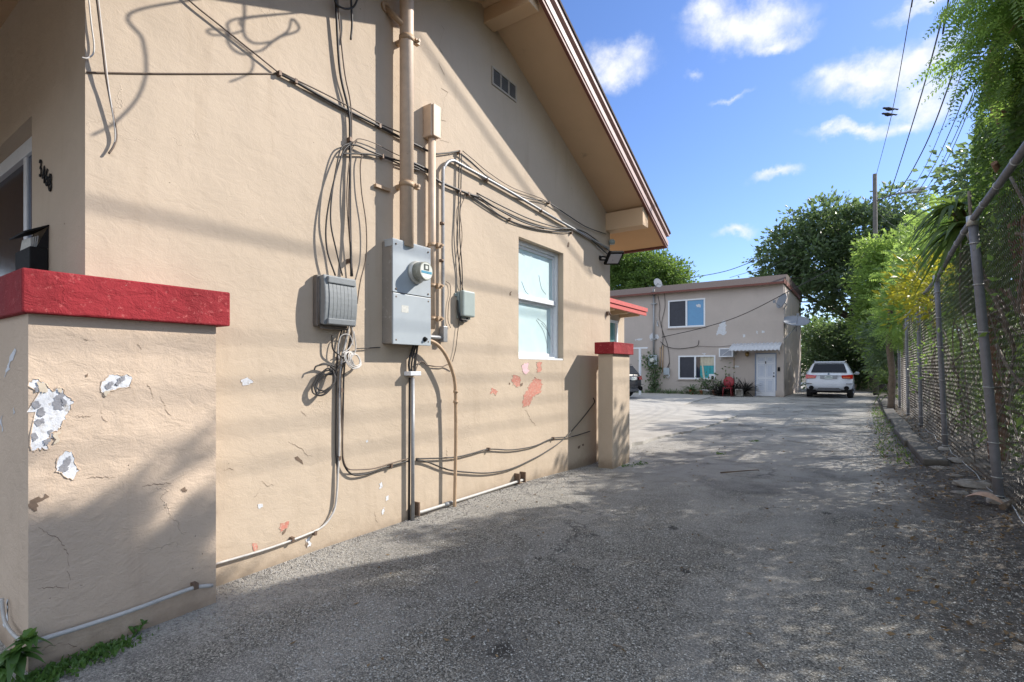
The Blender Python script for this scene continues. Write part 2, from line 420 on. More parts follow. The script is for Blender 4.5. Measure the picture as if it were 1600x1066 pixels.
M_SOFF2 = mat('eave_soffit_bounce', (.60, .38, .20), .7, var=.06, scale=3)
M_SHING = mat('brown_shingles', (.066, .045, .038), .9, var=.35, scale=14, bump=.7, bscale=30)
M_FASP = mat('pink_fascia_paint', (.43, .31, .28), .6, var=.12, scale=10, dirt=(.30, .17, .14), dirt_amt=.25)
M_FASB = mat('fascia_brown_and_shade', (.16, .055, .04), .6, var=.2, scale=12)
M_GAP = mat('black_gap_shade', (.012, .01, .01), .9)
M_WHITE = mat('white_frame_paint', (.72, .74, .76), .45, var=.06, scale=20, dirt=(.45, .44, .42), dirt_amt=.22)
M_ALU = mat('grey_aluminium', (.34, .36, .38), .4, .6, var=.1, scale=18)
M_DARK = mat('dark_recess', (.02, .02, .022), .8)
M_PEELW = mat('bare_white_primer', (.60, .615, .64), .8, var=.16, scale=26, bump=.8, bscale=60, dirt=(.40, .375, .34), dirt_amt=.42)
M_PEELG = mat('bare_grey_plaster', (.25, .25, .265), .9, var=.25, scale=40, bump=.6, bscale=90)
M_PEEL_SUN = mat('cream_paint_and_sun', (.55, .47, .36), .8, var=.1, scale=40)
M_PEELR = mat('old_coral_paint', (.50, .19, .14), .75, var=.18, scale=26, dirt=(.50, .36, .275), dirt_amt=.46)
M_CRACK = mat('dark_chipped_plaster', (.17, .12, .085), .9, var=.3, scale=50)
M_PEELP = mat('old_pink_paint', (.68, .45, .47), .75, var=.1, scale=28)
M_BLACK = mat('black_plastic', (.014, .014, .014), .7, var=.2, scale=30, spec=.12)

ZR, YR, SL = 5.231, 4.29, .434
def zs(y): return ZR-abs(y-YR)*SL                 # underside of the roof
def win_hole(mb, y0, y1, z0, z1, mi=0):
    X = XW; Z0 = -.4
    mb.poly([(X, .94, Z0), (X, y0, Z0), (X, y0, zs(y0)), (X, YR, ZR), (X, .94, zs(.94))], mi)
    mb.poly([(X, y0, Z0), (X, y1, Z0), (X, y1, z0), (X, y0, z0)], mi)
    mb.poly([(X, y0, z1), (X, y1, z1), (X, y1, zs(y1)), (X, y0, zs(y0))], mi)
    mb.poly([(X, y1, Z0), (X, 7.64, Z0), (X, 7.64, zs(7.64)), (X, y1, zs(y1))], mi)
    d = X-.22                                       # reveals
    mb.poly([(X, y0, z0), (X, y1, z0), (d, y1, z0), (d, y0, z0)], mi); mb.poly([(X, y0, z1), (d, y0, z1), (d, y1, z1), (X, y1, z1)], mi)
    mb.poly([(X, y0, z0), (d, y0, z0), (d, y0, z1), (X, y0, z1)], mi); mb.poly([(X, y1, z0), (X, y1, z1), (d, y1, z1), (d, y1, z0)], mi)
def patch(mb, px, mi, d, plane=None, n=4, amp=.3, seed=0):
    pts = ragged(px, n, amp, seed)
    x = XW if plane is None else plane
    bare = isinstance(mi, int); mi = int(mi)
    mb.poly([onx(p[0], p[1], x+d) for p in pts], mi)
    if bare and mi in (1, 4, 5) and len(px) > 3:                 # the broken edge of the paint film stands up round the bare patch
        Q = [onx(p[0], p[1], x+.001) for p in pts]; r = random.Random(len(pts)+seed); S = np.linalg.norm(np.ptp(np.array(Q), 0))
        mb.tube(Q+[Q[0]], [min(.0032, .02*S)*r.uniform(.3, 1.3) for _ in range(len(Q)+1)], 5, mi=0)

house = thing('tan_house', 'tan stucco gabled house with electric meter and wiring on its sunlit side wall', 'house', (-8, 4.3, 0))
wb = MB(); WY0, WY1, WZ0, WZ1 = 5.01, 6.10, 1.467, 2.915
win_hole(wb, WY0, WY1, WZ0, WZ1)
FX0, FX1, FZ0, FZ1 = -7.6, -4.30, .95, 2.94; Yf = .94; XB = -13.0
for a, b_, c_, d_ in ((FX1, XW, -.4, zs(Yf)), (XB, FX0, -.4, zs(Yf)), (FX0, FX1, -.4, FZ0), (FX0, FX1, FZ1, zs(Yf))):
    wb.poly([(a, Yf, c_), (b_, Yf, c_), (b_, Yf, d_), (a, Yf, d_)])
for (a, b_) in (((FX1, FZ0), (FX1, FZ1)), ((FX1, FZ1), (FX0, FZ1)), ((FX0, FZ1), (FX0, FZ0)), ((FX0, FZ0), (FX1, FZ0))):
    wb.poly([(a[0], Yf, a[1]), (b_[0], Yf, b_[1]), (b_[0], Yf+.2, b_[1]), (a[0], Yf+.2, a[1])])
wb.poly([(XW, 7.64, -.4), (XB, 7.64, -.4), (XB, 7.64, zs(7.64)), (XW, 7.64, zs(7.64))])
wb.poly([(XB, .94, -.4), (XB, .94, zs(.94)), (XB, YR, ZR), (XB, 7.64, zs(7.64)), (XB, 7.64, -.4)])
# flaked paint
RP = [((835,590),(846,594),(845,614),(833,620),(828,632),(816,638),(818,621),(826,604)), ((838,566),(847,566),(845,581),(839,582)), ((802,586),(813,589),(813,603),(806,606),(800,597)), ((769,605),(778,612),(775,618),(766,614)), ((438,818),(452,814),(450,825),(437,833)), ((394,850),(402,849),(403,858),(396,861))]
for i, q in enumerate(RP): patch(wb, q, 4, .0015, seed=i, n=7, amp=.5)
patch(wb, ((815,571),(824,566),(828,578),(821,586),(816,580)), 5, .0015, seed=20)
WPS = [((376,594),(386,589),(396,597),(388,602),(379,603)), ((592,756),(597,753),(598,761),(593,765)), ((603,776),(607,774),(607,781),(603,783)), ((597,796),(601,793),(600,803),(597,805)), ((402,788),(410,787),(411,792),(404,795)), ((477,843),(484,838),(486,852),(480,856)), ((572,689),(575,687),(575,691),(572,692))]
for i, q in enumerate(WPS): patch(wb, q, 1, .0015, seed=40+i)
DPS = [((476,852),(480,845),(483,850),(478,859)), ((443,829),(448,825),(446,832),(441,836)), ((813,600),(817,598),(816,603),(813,605)), ((795,598),(797,598),(797,601),(795,601)), ((797,457),(800,455),(799,461),(796,462)), ((887,380),(889,378),(889,386),(887,387)), ((904,697),(907,695),(906,700),(903,701)), ((910,694),(912,693),(912,697),(910,697)), ((460,715),(470,718),(474,726),(468,722))]
for i, q in enumerate(DPS): patch(wb, q, 2, .0016, seed=60+i, n=2)
# hairline cracks: shallow dark slivers that follow the plaster
def crack(px, wd=.5, seed=0, plane=None, mi=-1):
    P = ragged(px, 6, .35, seed)[:-(5)] if len(px) > 2 else ragged(px, 8, .3, seed)[:8]
    up = [(x+wd*.3, y-wd*(.3+.7*math.sin(math.pi*i/max(1, len(P)-1)))) for i, (x, y) in enumerate(P)]
    lo = [(x-wd*.3, y+wd*(.3+.7*math.sin(math.pi*i/max(1, len(P)-1)))) for i, (x, y) in enumerate(P)]
    x = XW if plane is None else plane
    for i in range(len(P)-1):
        wb_ = crack.mb; wb_.poly([onx(*up[i], x+.0017), onx(*up[i+1], x+.0017), onx(*lo[i+1], x+.0017), onx(*lo[i], x+.0017)], 6 if plane is None else 4)
crack.mb = wb
for i, q in enumerate([((690,40),(691,110),(692,170),(693,240)), ((450,690),(468,700),(488,714)), ((408,752),(418,760),(430,758)), ((395,780),(402,772),(408,763)), ((585,800),(587,812),(591,818)), ((820,640),(828,655),(838,665)), ((697,700),(699,712),(698,718)), ((470,642),(480,652)), ((350,734),(360,732),(366,735))]):
    crack(q, .34, i)
wall = wb.build('wall', [M_WALL, M_PEELW, M_CRACK, M_PEEL_SUN, M_PEELR, M_PEELP, M_CRACK], house)

rf = MB(); TK = .12; Y0e, Y1e = YR-5.05, YR+4.19
for ya, yb in ((Y0e, YR), (YR, Y1e)):
    za, zb2 = zs(ya), zs(yb)
    rf.prism([(-13.6, ya, za), (-13.6, yb, zb2), (-13.6, yb, zb2+TK), (-13.6, ya, za+TK)], (10.86, 0, 0), 0)
roof = rf.build('roof', [M_SOFF, M_SHING], house)
bm = bmesh.new(); bm.from_mesh(roof.data); bmesh.ops.recalc_face_normals(bm, faces=bm.faces)
for f in bm.faces:
    if f.normal.z > .7: f.material_index = 1
bm.to_mesh(roof.data); bm.free()
sh = MB()
for ya, yb in ((Y0e-.06, YR), (YR, Y1e+.06)):
    sh.prism([(-13.7, ya, zs(ya)+.215), (-13.7, yb, zs(yb)+.215), (-13.7, yb, zs(yb)+.245), (-13.7, ya, zs(ya)+.245)], (11.045, 0, 0), 0)
sh.build('shingles', M_SHING, roof)
def rake(name, lo, hi, x0, x1, m):
    r = MB()
    for ya, yb in ((Y0e, YR), (YR, Y1e)):
        r.prism([(x0, ya, zs(ya)+lo), (x0, yb, zs(yb)+lo), (x0, yb, zs(yb)+hi), (x0, ya, zs(ya)+hi)], (x1-x0, 0, 0))
    for y, s in ((Y0e, -1), (Y1e, 1)):
        r.box((-13.55, y+s*.003, zs(y)+lo+.0), (x1-.002, y+s*(.045+(x1+2.7)*.4), zs(y)+hi))
    o = r.build(name, m, house); b2 = bmesh.new(); b2.from_mesh(o.data); bmesh.ops.recalc_face_normals(b2, faces=b2.faces); b2.to_mesh(o.data); b2.free(); return o
rake('fascia_underside_shade', -.042, .0, -2.739, -2.700, M_FASB)  # shaded fascia underside put into a dark strip on the face
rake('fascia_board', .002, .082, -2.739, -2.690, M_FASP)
rake('fascia_gap_shade', .084, .15, -2.739, -2.72, M_GAP)  # shadow under the drip edge painted in as a black strip
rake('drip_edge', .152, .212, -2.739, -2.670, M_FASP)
bmz = MB().box((-4, 4.34, 5.05), (-2.775, 4.525, 5.2)).build('ridge_beam', M_SOFF, house, bevel=.006)
MB().box((-4, 7.47, 3.525), (-2.745, 7.70, 3.80)).build('eave_beam', M_SOFF, house, bevel=.006)
# eave soffit lining, orange to carry the warm bounce light beyond the end beam
es = MB(); ya, yb = 7.72, Y1e-.02
es.prism([(-13, ya, zs(ya)-.012), (-13, yb, zs(yb)-.012), (-13, yb, zs(yb)-.003), (-13, ya, zs(ya)-.003)], (10.25, 0, 0))
es.build('eave_lining', M_SOFF2, house)
v_ = MB()                                          # gable vent: frame, two bars, slats
vy0, vy1, vz0, vz1 = 4.478, 4.952, 4.462, 4.66
v_.box((XW-.03, vy0, vz0), (XW+.002, vy1, vz1), 1)
for a, b_, c_, d_ in ((vy0, vy0+.02, vz0, vz1), (vy1-.02, vy1, vz0, vz1), (vy0+.02, vy1-.02, vz0, vz0+.02), (vy0+.02, vy1-.02, vz1-.02, vz1), (vy0+.155, vy0+.17, vz0+.02, vz1-.02), (vy0+.31, vy0+.325, vz0+.02, vz1-.02)):
    v_.box((XW, a, c_), (XW+.014, b_, d_), 0)
for k in range(7):
    z = vz0+.03+k*.022; v_.prism([(XW+.003, vy0+.02, z), (XW+.01, vy0+.02, z-.012), (XW+.01, vy0+.02, z-.008), (XW+.003, vy0+.02, z+.004)], (0, vy1-vy0-.04, 0), 2)
v_.build('gable_vent', [mat('vent_paint', (.42, .37, .31), .7, var=.15, scale=30), M_DARK, mat('vent_slat', (.22, .21, .20), .6, var=.2, scale=40)], house)

# side window
def glass_mat(name, color, rough=.12, tint2=None, scale=3., coat=.6):
    m, t, b, o = newmat(name); p = t.pos()
    f = t.noise(p, scale, 5, .6, .7); c2 = tint2 or tuple(np.array(color)*.8)
    setb(t, b, t.ramp(f, [(.3, color), (.7, c2)]), rough, 0, .6)
    b.inputs['Coat Weight'].default_value = coat; b.inputs['Coat Roughness'].default_value = .03; return m
M_FILM = glass_mat('filmed_glass', (.58, .72, .72), .35, (.50, .66, .67), 4.)
M_PANE = glass_mat('dark_window_glass', (.02, .026, .04), .06, (.03, .037, .055))
xf = XW-.11
win = MB()
def ring(mb, y0, y1, z0, z1, wd, xa, xb, mi=0):
    mb.box((xa, y0, z0), (xb, y0+wd, z1), mi); mb.box((xa, y1-wd, z0), (xb, y1, z1), mi)
    mb.box((xa, y0+wd, z0), (xb, y1-wd, z0+wd), mi); mb.box((xa, y0+wd, z1-wd), (xb, y1-wd, z1), mi)
ring(win, WY0+.002, WY1-.002, WZ0+.002, WZ1-.002, .045, xf-.06, xf+.03)
wo_ = win.build('window', M_WHITE, house, bevel=.003)
zm = 2.235
s1 = MB(); ring(s1, WY0+.05, WY1-.05, zm-.02, WZ1-.05, .035, xf-.04, xf+.0); s1.build('upper_sash', M_WHITE, wo_, bevel=.002)
s2 = MB(); ring(s2, WY0+.05, WY1-.05, WZ0+.05, zm-.024, .04, xf-.06, xf-.02); s2.build('lower_sash', M_WHITE, wo_, bevel=.002)
s2_ = MB().box((xf-.0, WY0+.05, zm-.03), (xf+.022, WY1-.05, zm+.03)).build('meeting_rail', M_WHITE, wo_, bevel=.003)
MB().box((xf-.03, WY0+.08, zm+.005), (xf-.02, WY1-.08, WZ1-.08)).build('pane', M_FILM, wo_)
MB().box((xf-.05, WY0+.085, WZ0+.085), (xf-.04, WY1-.085, zm-.06)).build('pane', M_FILM, wo_)
sc_ = MB()
for q in (((842,430),(846,450),(853,460)), ((838,500),(848,515),(853,530),(856,545)), ((840,498),(852,508),(858,525)), ((846,505),(856,518),(860,530)), ((812,395),(820,400)), ((815,440),(821,455),(826,460))):
    sc_.tube(spline([onx(u, v, xf-.0185 if v < 470 else xf-.0385) for u, v in q], 4), .0022, 4)
sc_.build('scratch', mat('scratch_grey', (.16, .19, .2), .6), wo_)
MB().box((xf+.031, WY0+.004, WZ0+.001), (XW-.004, WY1-.004, WZ0+.024)).build('sill', M_WHITE, wo_, bevel=.004)

# front window (two sliding lights), shaded under the porch
fwn = MB(); yf = Yf+.10
fwn.box((FX0, yf-.02, FZ1-.10), (FX1, yf+.05, FZ1)); fwn.box((FX0, yf-.02, FZ0), (FX1, yf+.05, FZ0+.06)); fwn.box((FX1-.035, yf-.02, FZ0+.06), (FX1, yf+.05, FZ1-.1)); fwn.box((FX0, yf-.02, FZ0+.06), (FX0+.06, yf+.05, FZ1-.1))
fo = fwn.build('window', M_WHITE, house, bevel=.004)
xm = -4.86
MB().box((xm-.05, yf-.012, FZ0+.06), (xm+.02, yf+.03, FZ1-.1)).build('mullion', M_WHITE, fo, bevel=.004)
MB().box((xm+.02, yf+.0, FZ0+.06), (FX1-.035, yf+.012, FZ1-.1)).build('pane', mat('blue_sky_reflect_glass', (.06, .09, .15), .12, spec=.25, var=.3, scale=2.), fo)  # mirrored sky put into the pane's blue base colour
MB().box((FX0+.06, yf+.015, FZ0+.06), (xm-.05, yf+.026, FZ1-.1)).build('pane', mat('dark_navy_glass', (.012, .014, .026), .15, spec=.15), fo)

# ------------------------------------------------------------------ porch parapet and gate pillar with red caps
XP = -3.13
pp = thing('porch_parapet', 'rough tan porch parapet under a long red cap, paint flaked to white at its corner', 'wall', (-3.6, 1.1, 0))
pb = MB()
pb.box((-9.5, .672, -.5), (XP, 1.49, 1.605), 0)
crack.mb = pb
BIG = ((46,596),(58,592),(68,597),(78,607),(82,612),(90,605),(98,607),(103,618),(117,627),(110,640),(102,652),(97,665),(91,672),(80,676),(72,692),(78,702),(60,700),(52,706),(46,697))
patch(pb, BIG, 1, .0015, XP, 6, .5, 1)
patch(pb, ((86,738),(88,722),(94,712),(112,705),(117,716),(121,734),(124,733),(116,749),(106,748),(96,738)), 1, .0015, XP, 4, .3, 2)
patch(pb, ((157,612),(159,596),(170,586),(190,588),(200,585),(208,592),(204,605),(190,606),(178,610),(163,621)), 1, .0015, XP, 4, .35, 3)
for i, q in enumerate([((87,620),(95,612),(100,626),(95,642),(85,640),(82,630)), ((91,735),(100,718),(110,712),(108,730),(104,737),(97,738)), ((52,658),(66,653),(70,660),(58,667)), ((75,674),(84,672),(86,684),(78,686)), ((50,630),(60,626),(64,634),(55,640)), ((165,606),(175,596),(178,600),(168,609)), ((180,600),(184,590),(190,592),(185,603)), ((48,680),(56,676),(60,684),(52,690)), ((60,640),(68,636),(72,645),(66,652),(58,648)), ((98,622),(104,626),(102,636),(96,632)), ((68,688),(78,684),(76,694),(70,697)), ((186,590),(196,588),(194,595),(188,597)), ((54,606),(60,604),(60,612),(55,614))]):
    patch(pb, q, 2, .003+.00022*i, XP, 5, .6, 30+i)
for i, q in enumerate([((58,596),(70,598),(74,612),(66,616),(60,606)), ((86,676),(93,674),(92,690),(86,694)), ((160,614),(172,610),(166,620)), ((90,606),(97,608),(96,614),(91,612))]):
    patch(pb, q, 3, .0062+.0002*i, XP, 5, .6, 50+i)
for i, q in enumerate([((118,650),(130,652),(144,650)), ((158,640),(161,655),(168,660)), ((230,600),(236,610),(240,622)), ((215,537),(222,548)), ((130,530),(140,533)), ((250,620),(262,645),(268,650)), ((60,824),(75,835),(90,840),(104,860),(108,885),(107,920)), ((58,920),(80,918),(104,918)), ((135,748),(150,745),(180,746)), ((222,760),(240,756),(268,756)), ((110,1013),(120,1010),(96,1008)), ((60,1022),(75,1010),(98,1004))]):
    crack(q, .48, i+80, XP)
patch(pb, ((44,788),(55,778),(78,777),(66,783),(52,800),(46,795)), 4.0, .0018, XP, 5, .6, 90)
patch(pb, ((133,586),(138,583),(137,588),(134,590)), 4.0, .0018, XP, 2, .3, 91)
patch(pb, ((283,764),(290,763),(292,768),(286,770)), 4.0, .0018, XP, 4, .6, 92)
body = pb.build('wall', [M_PIER, M_PEELW, M_PEELG, M_PEEL_SUN, M_CRACK], pp)
b2 = bmesh.new(); b2.from_mesh(body.data)
b2.to_mesh(body.data); b2.free()
sf = MB()                                          # scuffs on the shaded end
for i, q in enumerate([((8,580),(14,566),(25,540),(24,552),(14,574),(7,590)), ((3,650),(5,646),(5,672),(3,676)), ((4,975),(10,960),(11,936),(13,938),(12,964),(7,982)), ((20,640),(22,636),(21,648))]):
    sf.poly([ony(p[0], p[1], .6705) for p in ragged(q, 3, .3, i)], 0)
sf.build('scuff', M_PEELW, body)
cp = MB().box((-9.5, .64, 1.603), (XP+.05, 1.548, 1.803)).build('cap', M_REDCAP, pp, bevel=.008)

gp = thing('gate_pillar', 'slim tan masonry pillar with a square red cap at the far corner of the house', 'pillar', (-3.04, 7.05, -.06))
MB().box((-3.150, 6.765, -.3), (-2.925, 7.40, 1.569)).build('shaft', M_WALL, gp, bevel=.008)
MB().box((-3.185, 6.715, 1.567), (-2.885, 7.46, 1.735)).build('cap', M_REDCAP, gp, bevel=.008)

# ------------------------------------------------------------------ service equipment on the long wall
M_TANP = mat('tan_painted_pipe', (.58, .45, .335), .55, var=.1, scale=16, dirt=(.33, .22, .13), dirt_amt=.3)
M_TAND = mat('brown_tan_pipe', (.42, .29, .18), .55, var=.14, scale=16, dirt=(.2, .12, .07), dirt_amt=.3)
M_GREYC = mat('grey_conduit', (.30, .305, .31), .42, .25, var=.14, scale=22, dirt=(.22, .2, .19), dirt_amt=.25)
M_WCON = mat('white_conduit', (.40, .39, .37), .5, var=.14, scale=22, dirt=(.35, .3, .25), dirt_amt=.25)
M_CAB = mat('grey_blue_cabinet_paint', (.365, .405, .43), .42, var=.05, scale=5, dirt=(.38, .40, .41), dirt_amt=.25)
M_CABS = mat('worn_cabinet_side', (.27, .245, .215), .6, var=.12, scale=9, dirt=(.52, .49, .45), dirt_amt=.36)
M_BOXG = mat('weathered_grey_plastic', (.20, .215, .22), .6, var=.1, scale=40, dirt=(.29, .30, .30), dirt_amt=.3)
M_BOXD = mat('weathered_brown_plastic', (.13, .115, .10), .6, var=.15, scale=30)
M_NET = mat('green_grey_plastic', (.30, .355, .335), .55, var=.06, scale=12, dirt=(.38, .40, .37), dirt_amt=.25)
M_CABLE = mat('black_cable', (.03, .027, .025), .55, var=.25, scale=40)
M_CABLB = mat('brown_painted_cable', (.13, .095, .07), .6, var=.3, scale=25)
M_CABLW = mat('grey_white_cable', (.50, .48, .45), .55, var=.15, scale=25, dirt=(.25, .22, .19), dirt_amt=.3)
M_STEEL = mat('rusty_clip', (.16, .11, .08), .6, .3, var=.3, scale=60)
M_CLEAR = glass_mat('meter_glass', (.50, .50, .43), .15, (.42, .43, .38), 20, 1.)

def single(name, mb, m, label, cat, group=None, **k):
    o = mb.build(name, m, **k); tag(o, label, cat, group)
    # give the mesh an origin on itself
    me = o.data; c = sum((v.co for v in me.vertices), Vector())/len(me.vertices)
    me.transform(Matrix.Translation(-c)); o.location = c
    return o
def clip(mb, p, s=.012):
    mb.box((XW-.001, p[1]-s*.6, p[2]-s), (p[0]+s*.8, p[1]+s*.6, p[2]+s))

# thick service riser with brace and clamps
Yr = 3.11; xr = XW+.115
sr = thing('service_riser', 'thickest tan painted service pipe rising from the grey meter cabinet to the roof', 'pipe', (xr, Yr, 2.44))
MB().tube([(xr, Yr, 2.40), (xr, Yr, 6.2)], .060, 20).build('pipe', M_TANP, sr)
b = MB()
b.tube([(XW, Yr-.14, 4.42), (xr+.01, Yr-.03, 4.27)], .026, 10); b.lathe((XW, Yr-.14, 4.42), (1, 0, 0), [(0, .045), (.02, .045)], 12)
b.build('brace', M_TAND, sr)
b = MB()
for z in (4.18, 2.93):
    b.lathe((xr, Yr, z-.022), (0, 0, 1), [(0, .066), (.044, .066)], 20); b.box((XW-.001, Yr-.02, z-.018), (xr-.05, Yr+.02, z+.018)); b.box((xr+.02, Yr+.055, z-.02), (xr+.06, Yr+.10, z+.02)); b.lathe((xr+.04, Yr+.07, z), (1, 0, 0), [(0, .014), (.045, .014)], 6)
b.box((XW-.001, Yr-.26, 2.86), (XW+.03, Yr-.10, 2.885)); b.build('clamp', M_TAND, sr)

# second tan conduit with a fitting on top
Yc = float(W(675, 300, .06)[1]); xc = XW+.06
zt = float(W(672, 215, .06)[2]); zb = float(W(683, 515, .06)[2])
sr2 = thing('conduit', 'slim tan conduit with a boxy fitting on top, just right of the thick riser', 'pipe', (xc, Yc, zb))
MB().tube([(xc, Yc, zb), (xc, Yc, zt)], .035, 14).build('pipe', M_TANP, sr2)
b = MB(); z2 = float(W(672, 165, .06)[2])
b.box((XW, Yc-.058, zt), (xc+.045, Yc+.045, z2), 0); b.box((xc+.047, Yc-.045, zt+.0), (xc+.062, Yc+.055, z2-.0), 0)
b.build('elbow_fitting', M_TANP, sr2, bevel=.012)
b = MB()
for v in (388, 450, 500):
    z = float(W(690, v, .05)[2]); b.box((XW-.001, Yc+.02, z-.02), (xc+.06, Yc+.075, z+.02)); b.lathe((xc+.05, Yc+.06, z), (1, 0, 0), [(0, .012), (.035, .012)], 6); b.lathe((xc, Yc, z-.015), (0, 0, 1), [(0, .04), (.03, .04)], 14)
b.build('clamp', M_TAND, sr2)

# meter cabinet
my0, my1 = 2.935, 3.376; mz0, mz1 = 1.565, 2.425; md = .135
mc = thing('meter_cabinet', 'grey blue electric meter cabinet with a round glass meter on its upper cover', 'meter cabinet', (XW, 3.2, 1.56))
b = MB().box((XW, my0, mz0), (XW+md-.012, my1, mz1))
b.build('cabinet', M_CABS, mc, bevel=.006)
zc = 1.99
b = MB().box((XW+md-.010, my0-.004, zc+.004), (XW+md+.004, my1+.004, mz1+.006)); b.box((XW+.03, my0-.006, mz1+.001), (XW+md+.003, my1+.006, mz1+.012)); b.box((XW+.04, my0-.005, mz1-.05), (XW+md+.001, my0-.001, mz1+.004))
b.build('upper_cover', M_CAB, mc, bevel=.004)
MB().box((XW+md-.011, my0-.004, mz0-.006), (XW+md+.007, my1+.004, zc-.004)).build('lower_cover', M_CAB, mc, bevel=.004)
b = MB().lathe((XW+md+.003, 3.30, mz0+.05), (1, 0, 0), [(0, .022), (.012, .022), (.014, .012), (.03, .012)], 14); b.build('latch', M_BLACK, mc)
for (yy, zz) in ((my0+.03, mz1-.03), (my1-.03, mz1-.03), (my0+.03, zc+.03), (my1-.03, zc+.03), (my0+.03, zc-.035), (my1-.03, zc-.035), (my0+.03, mz0+.03), (my1-.03, mz0+.03)):
    MB().lathe((XW+md+.003, yy, zz), (1, 0, 0), [(0, .008), (.006, .0075), (.008, .003)], 8).build('screw', M_STEEL, mc)
MB().box((XW+md+.007, my0+.09, zc-.16), (XW+md+.0078, my0+.17, zc-.10)).build('faded_sticker', mat('faded_sticker', (.50, .50, .46), .6, var=.2, scale=60), mc)
cx, cy, cz = XW+md+.004, 3.195, 2.19
mt = MB().lathe((cx, cy, cz), (1, 0, 0), [(0, .098), (.022, .098), (.026, .09), (.04, .088)], 28).build('meter', mat('meter_ring', (.50, .50, .46), .35, .3, var=.1), mc)
MB().lathe((cx+.04, cy, cz), (1, 0, 0), [(0, .086), (.078, .080), (.086, .077)], 28).build('glass_dome', mat('meter_side', (.30, .30, .25), .25, var=.15, scale=14), mt)
b = MB().lathe((cx+.118, cy, cz), (1, 0, 0), [(0, .074), (.009, .072)], 24, 0)
b.box((cx+.126, cy-.062, cz-.022), (cx+.1285, cy+.064, cz-.002), 1); b.box((cx+.126, cy-.03, cz+.006), (cx+.1295, cy+.03, cz+.056), 2); b.box((cx+.129, cy-.015, cz+.016), (cx+.1305, cy+.015, cz+.044), 0); b.box((cx+.126, cy-.045, cz-.055), (cx+.128, cy+.045, cz-.03), 3)
b.build('dial', [mat('dial_face', (.62, .64, .58), .3), mat('dial_blue', (.10, .30, .42), .3), mat('dial_screen', (.10, .11, .10), .2), mat('dial_label', (.72, .76, .78), .4)], mt)

# ribbed grey cable box
ty0, ty1 = float(W(487, 470)[1]), float(W(553, 470, .1)[1]); tz0, tz1 = 1.675, 2.045
tb = thing('cable_box', 'ribbed weathered grey plastic cable box left of the meter cabinet', 'utility box', (XW, (ty0+ty1)/2, tz0))
MB().box((XW, ty0+.005, tz0-.012), (XW+.055, ty1-.02, tz1+.0)).build('back', M_BOXD, tb, bevel=.012)
b = MB(); n = 9
pro = []
for k in range(n+1):
    z = tz0+(tz1-tz0)*k/n; bul = .105+.022*math.sin(math.pi*k/n); pro.append((z, bul))
P = [(XW+.05, ty0+.025, tz0+.012)]+[(XW+bu, ty0+.025, z) for z, bu in pro]+[(XW+.05, ty0+.025, tz1-.006)]
b.prism(P, (0, ty1-ty0-.01, 0))
cv = b.build('cover', M_BOXG, tb, bevel=.008)
bm = bmesh.new(); bm.from_mesh(cv.data); bmesh.ops.recalc_face_normals(bm, faces=bm.faces); bm.to_mesh(cv.data); bm.free()
b = MB(); W_ = ty1-ty0-.02
for k in range(7):
    y = ty0+.06+k*(W_-.07)/6.4
    q = [(XW+bu+.001, y, z) for z, bu in pro[1:-1]]
    b.prism([(p[0]-.01, y, p[2]) for p in (q[0], q[-1])]+[(p[0]+.0045, y, p[2]) for p in q[::-1]], (0, .03, 0))
b.build('rib', M_BOXG, tb)
b = MB(); b.box((XW+.10, ty0+.05, tz1-.062), (XW+.132, ty1-.005, tz1-.012)); b.box((XW+.10, ty0+.05, tz0+.006), (XW+.13, ty1-.005, tz0+.05)); b.build('lip', M_BOXG, tb, bevel=.006)
b = MB(); b.tube([(XW+.06, ty0+.03, tz0-.02), (XW+.06, ty1-.03, tz0-.02)], .006, 6); b.tube([(XW+.06, ty0+.02, tz0), (XW+.062, ty0+.02, tz1-.03)], .008, 6); b.build('hinge_rod', M_BOXD, tb)

# small network box
ny0, ny1 = float(W(713, 480)[1]), float(W(738, 480, .05)[1]); nz0, nz1 = float(W(725, 497, .03)[2]), float(W(725, 455, .03)[2])
nb = thing('network_box', 'small green grey junction box between the grey conduit and the window', 'utility box', (XW, ny0, nz0))
MB().box((XW, ny0, nz0-.01), (XW+.03, ny1, nz1-.01)).build('back', M_NET, nb, bevel=.006)
MB().box((XW+.031, ny0+.008, nz0+.01), (XW+.085, ny1+.008, nz1)).build('cover', M_NET, nb, bevel=.016)
b = MB(); b.box((XW, ny0-.03, nz1-.06), (XW+.012, ny0, nz1-.03)); b.box((XW, ny1, nz0+.08), (XW+.012, ny1+.03, nz0+.11)); b.build('mounting_ear', M_NET, nb)
b = MB(); b.tube(spline([(XW+.02, ny0-.005, nz1-.1), (XW+.035, ny0-.008, nz0+.02), (XW+.045, ny0+.03, nz0-.035), (XW+.05, ny0+.10, nz0-.03), (XW+.04, ny0+.12, nz0+.0)], 5), .010, 6); b.tube(spline([(XW+.03, ny0+.0, nz0+.05), (XW+.05, ny0+.02, nz0-.02), (XW+.06, ny0+.09, nz0-.02)], 5), .008, 6); b.build('lead_wire', M_CABLE, nb)

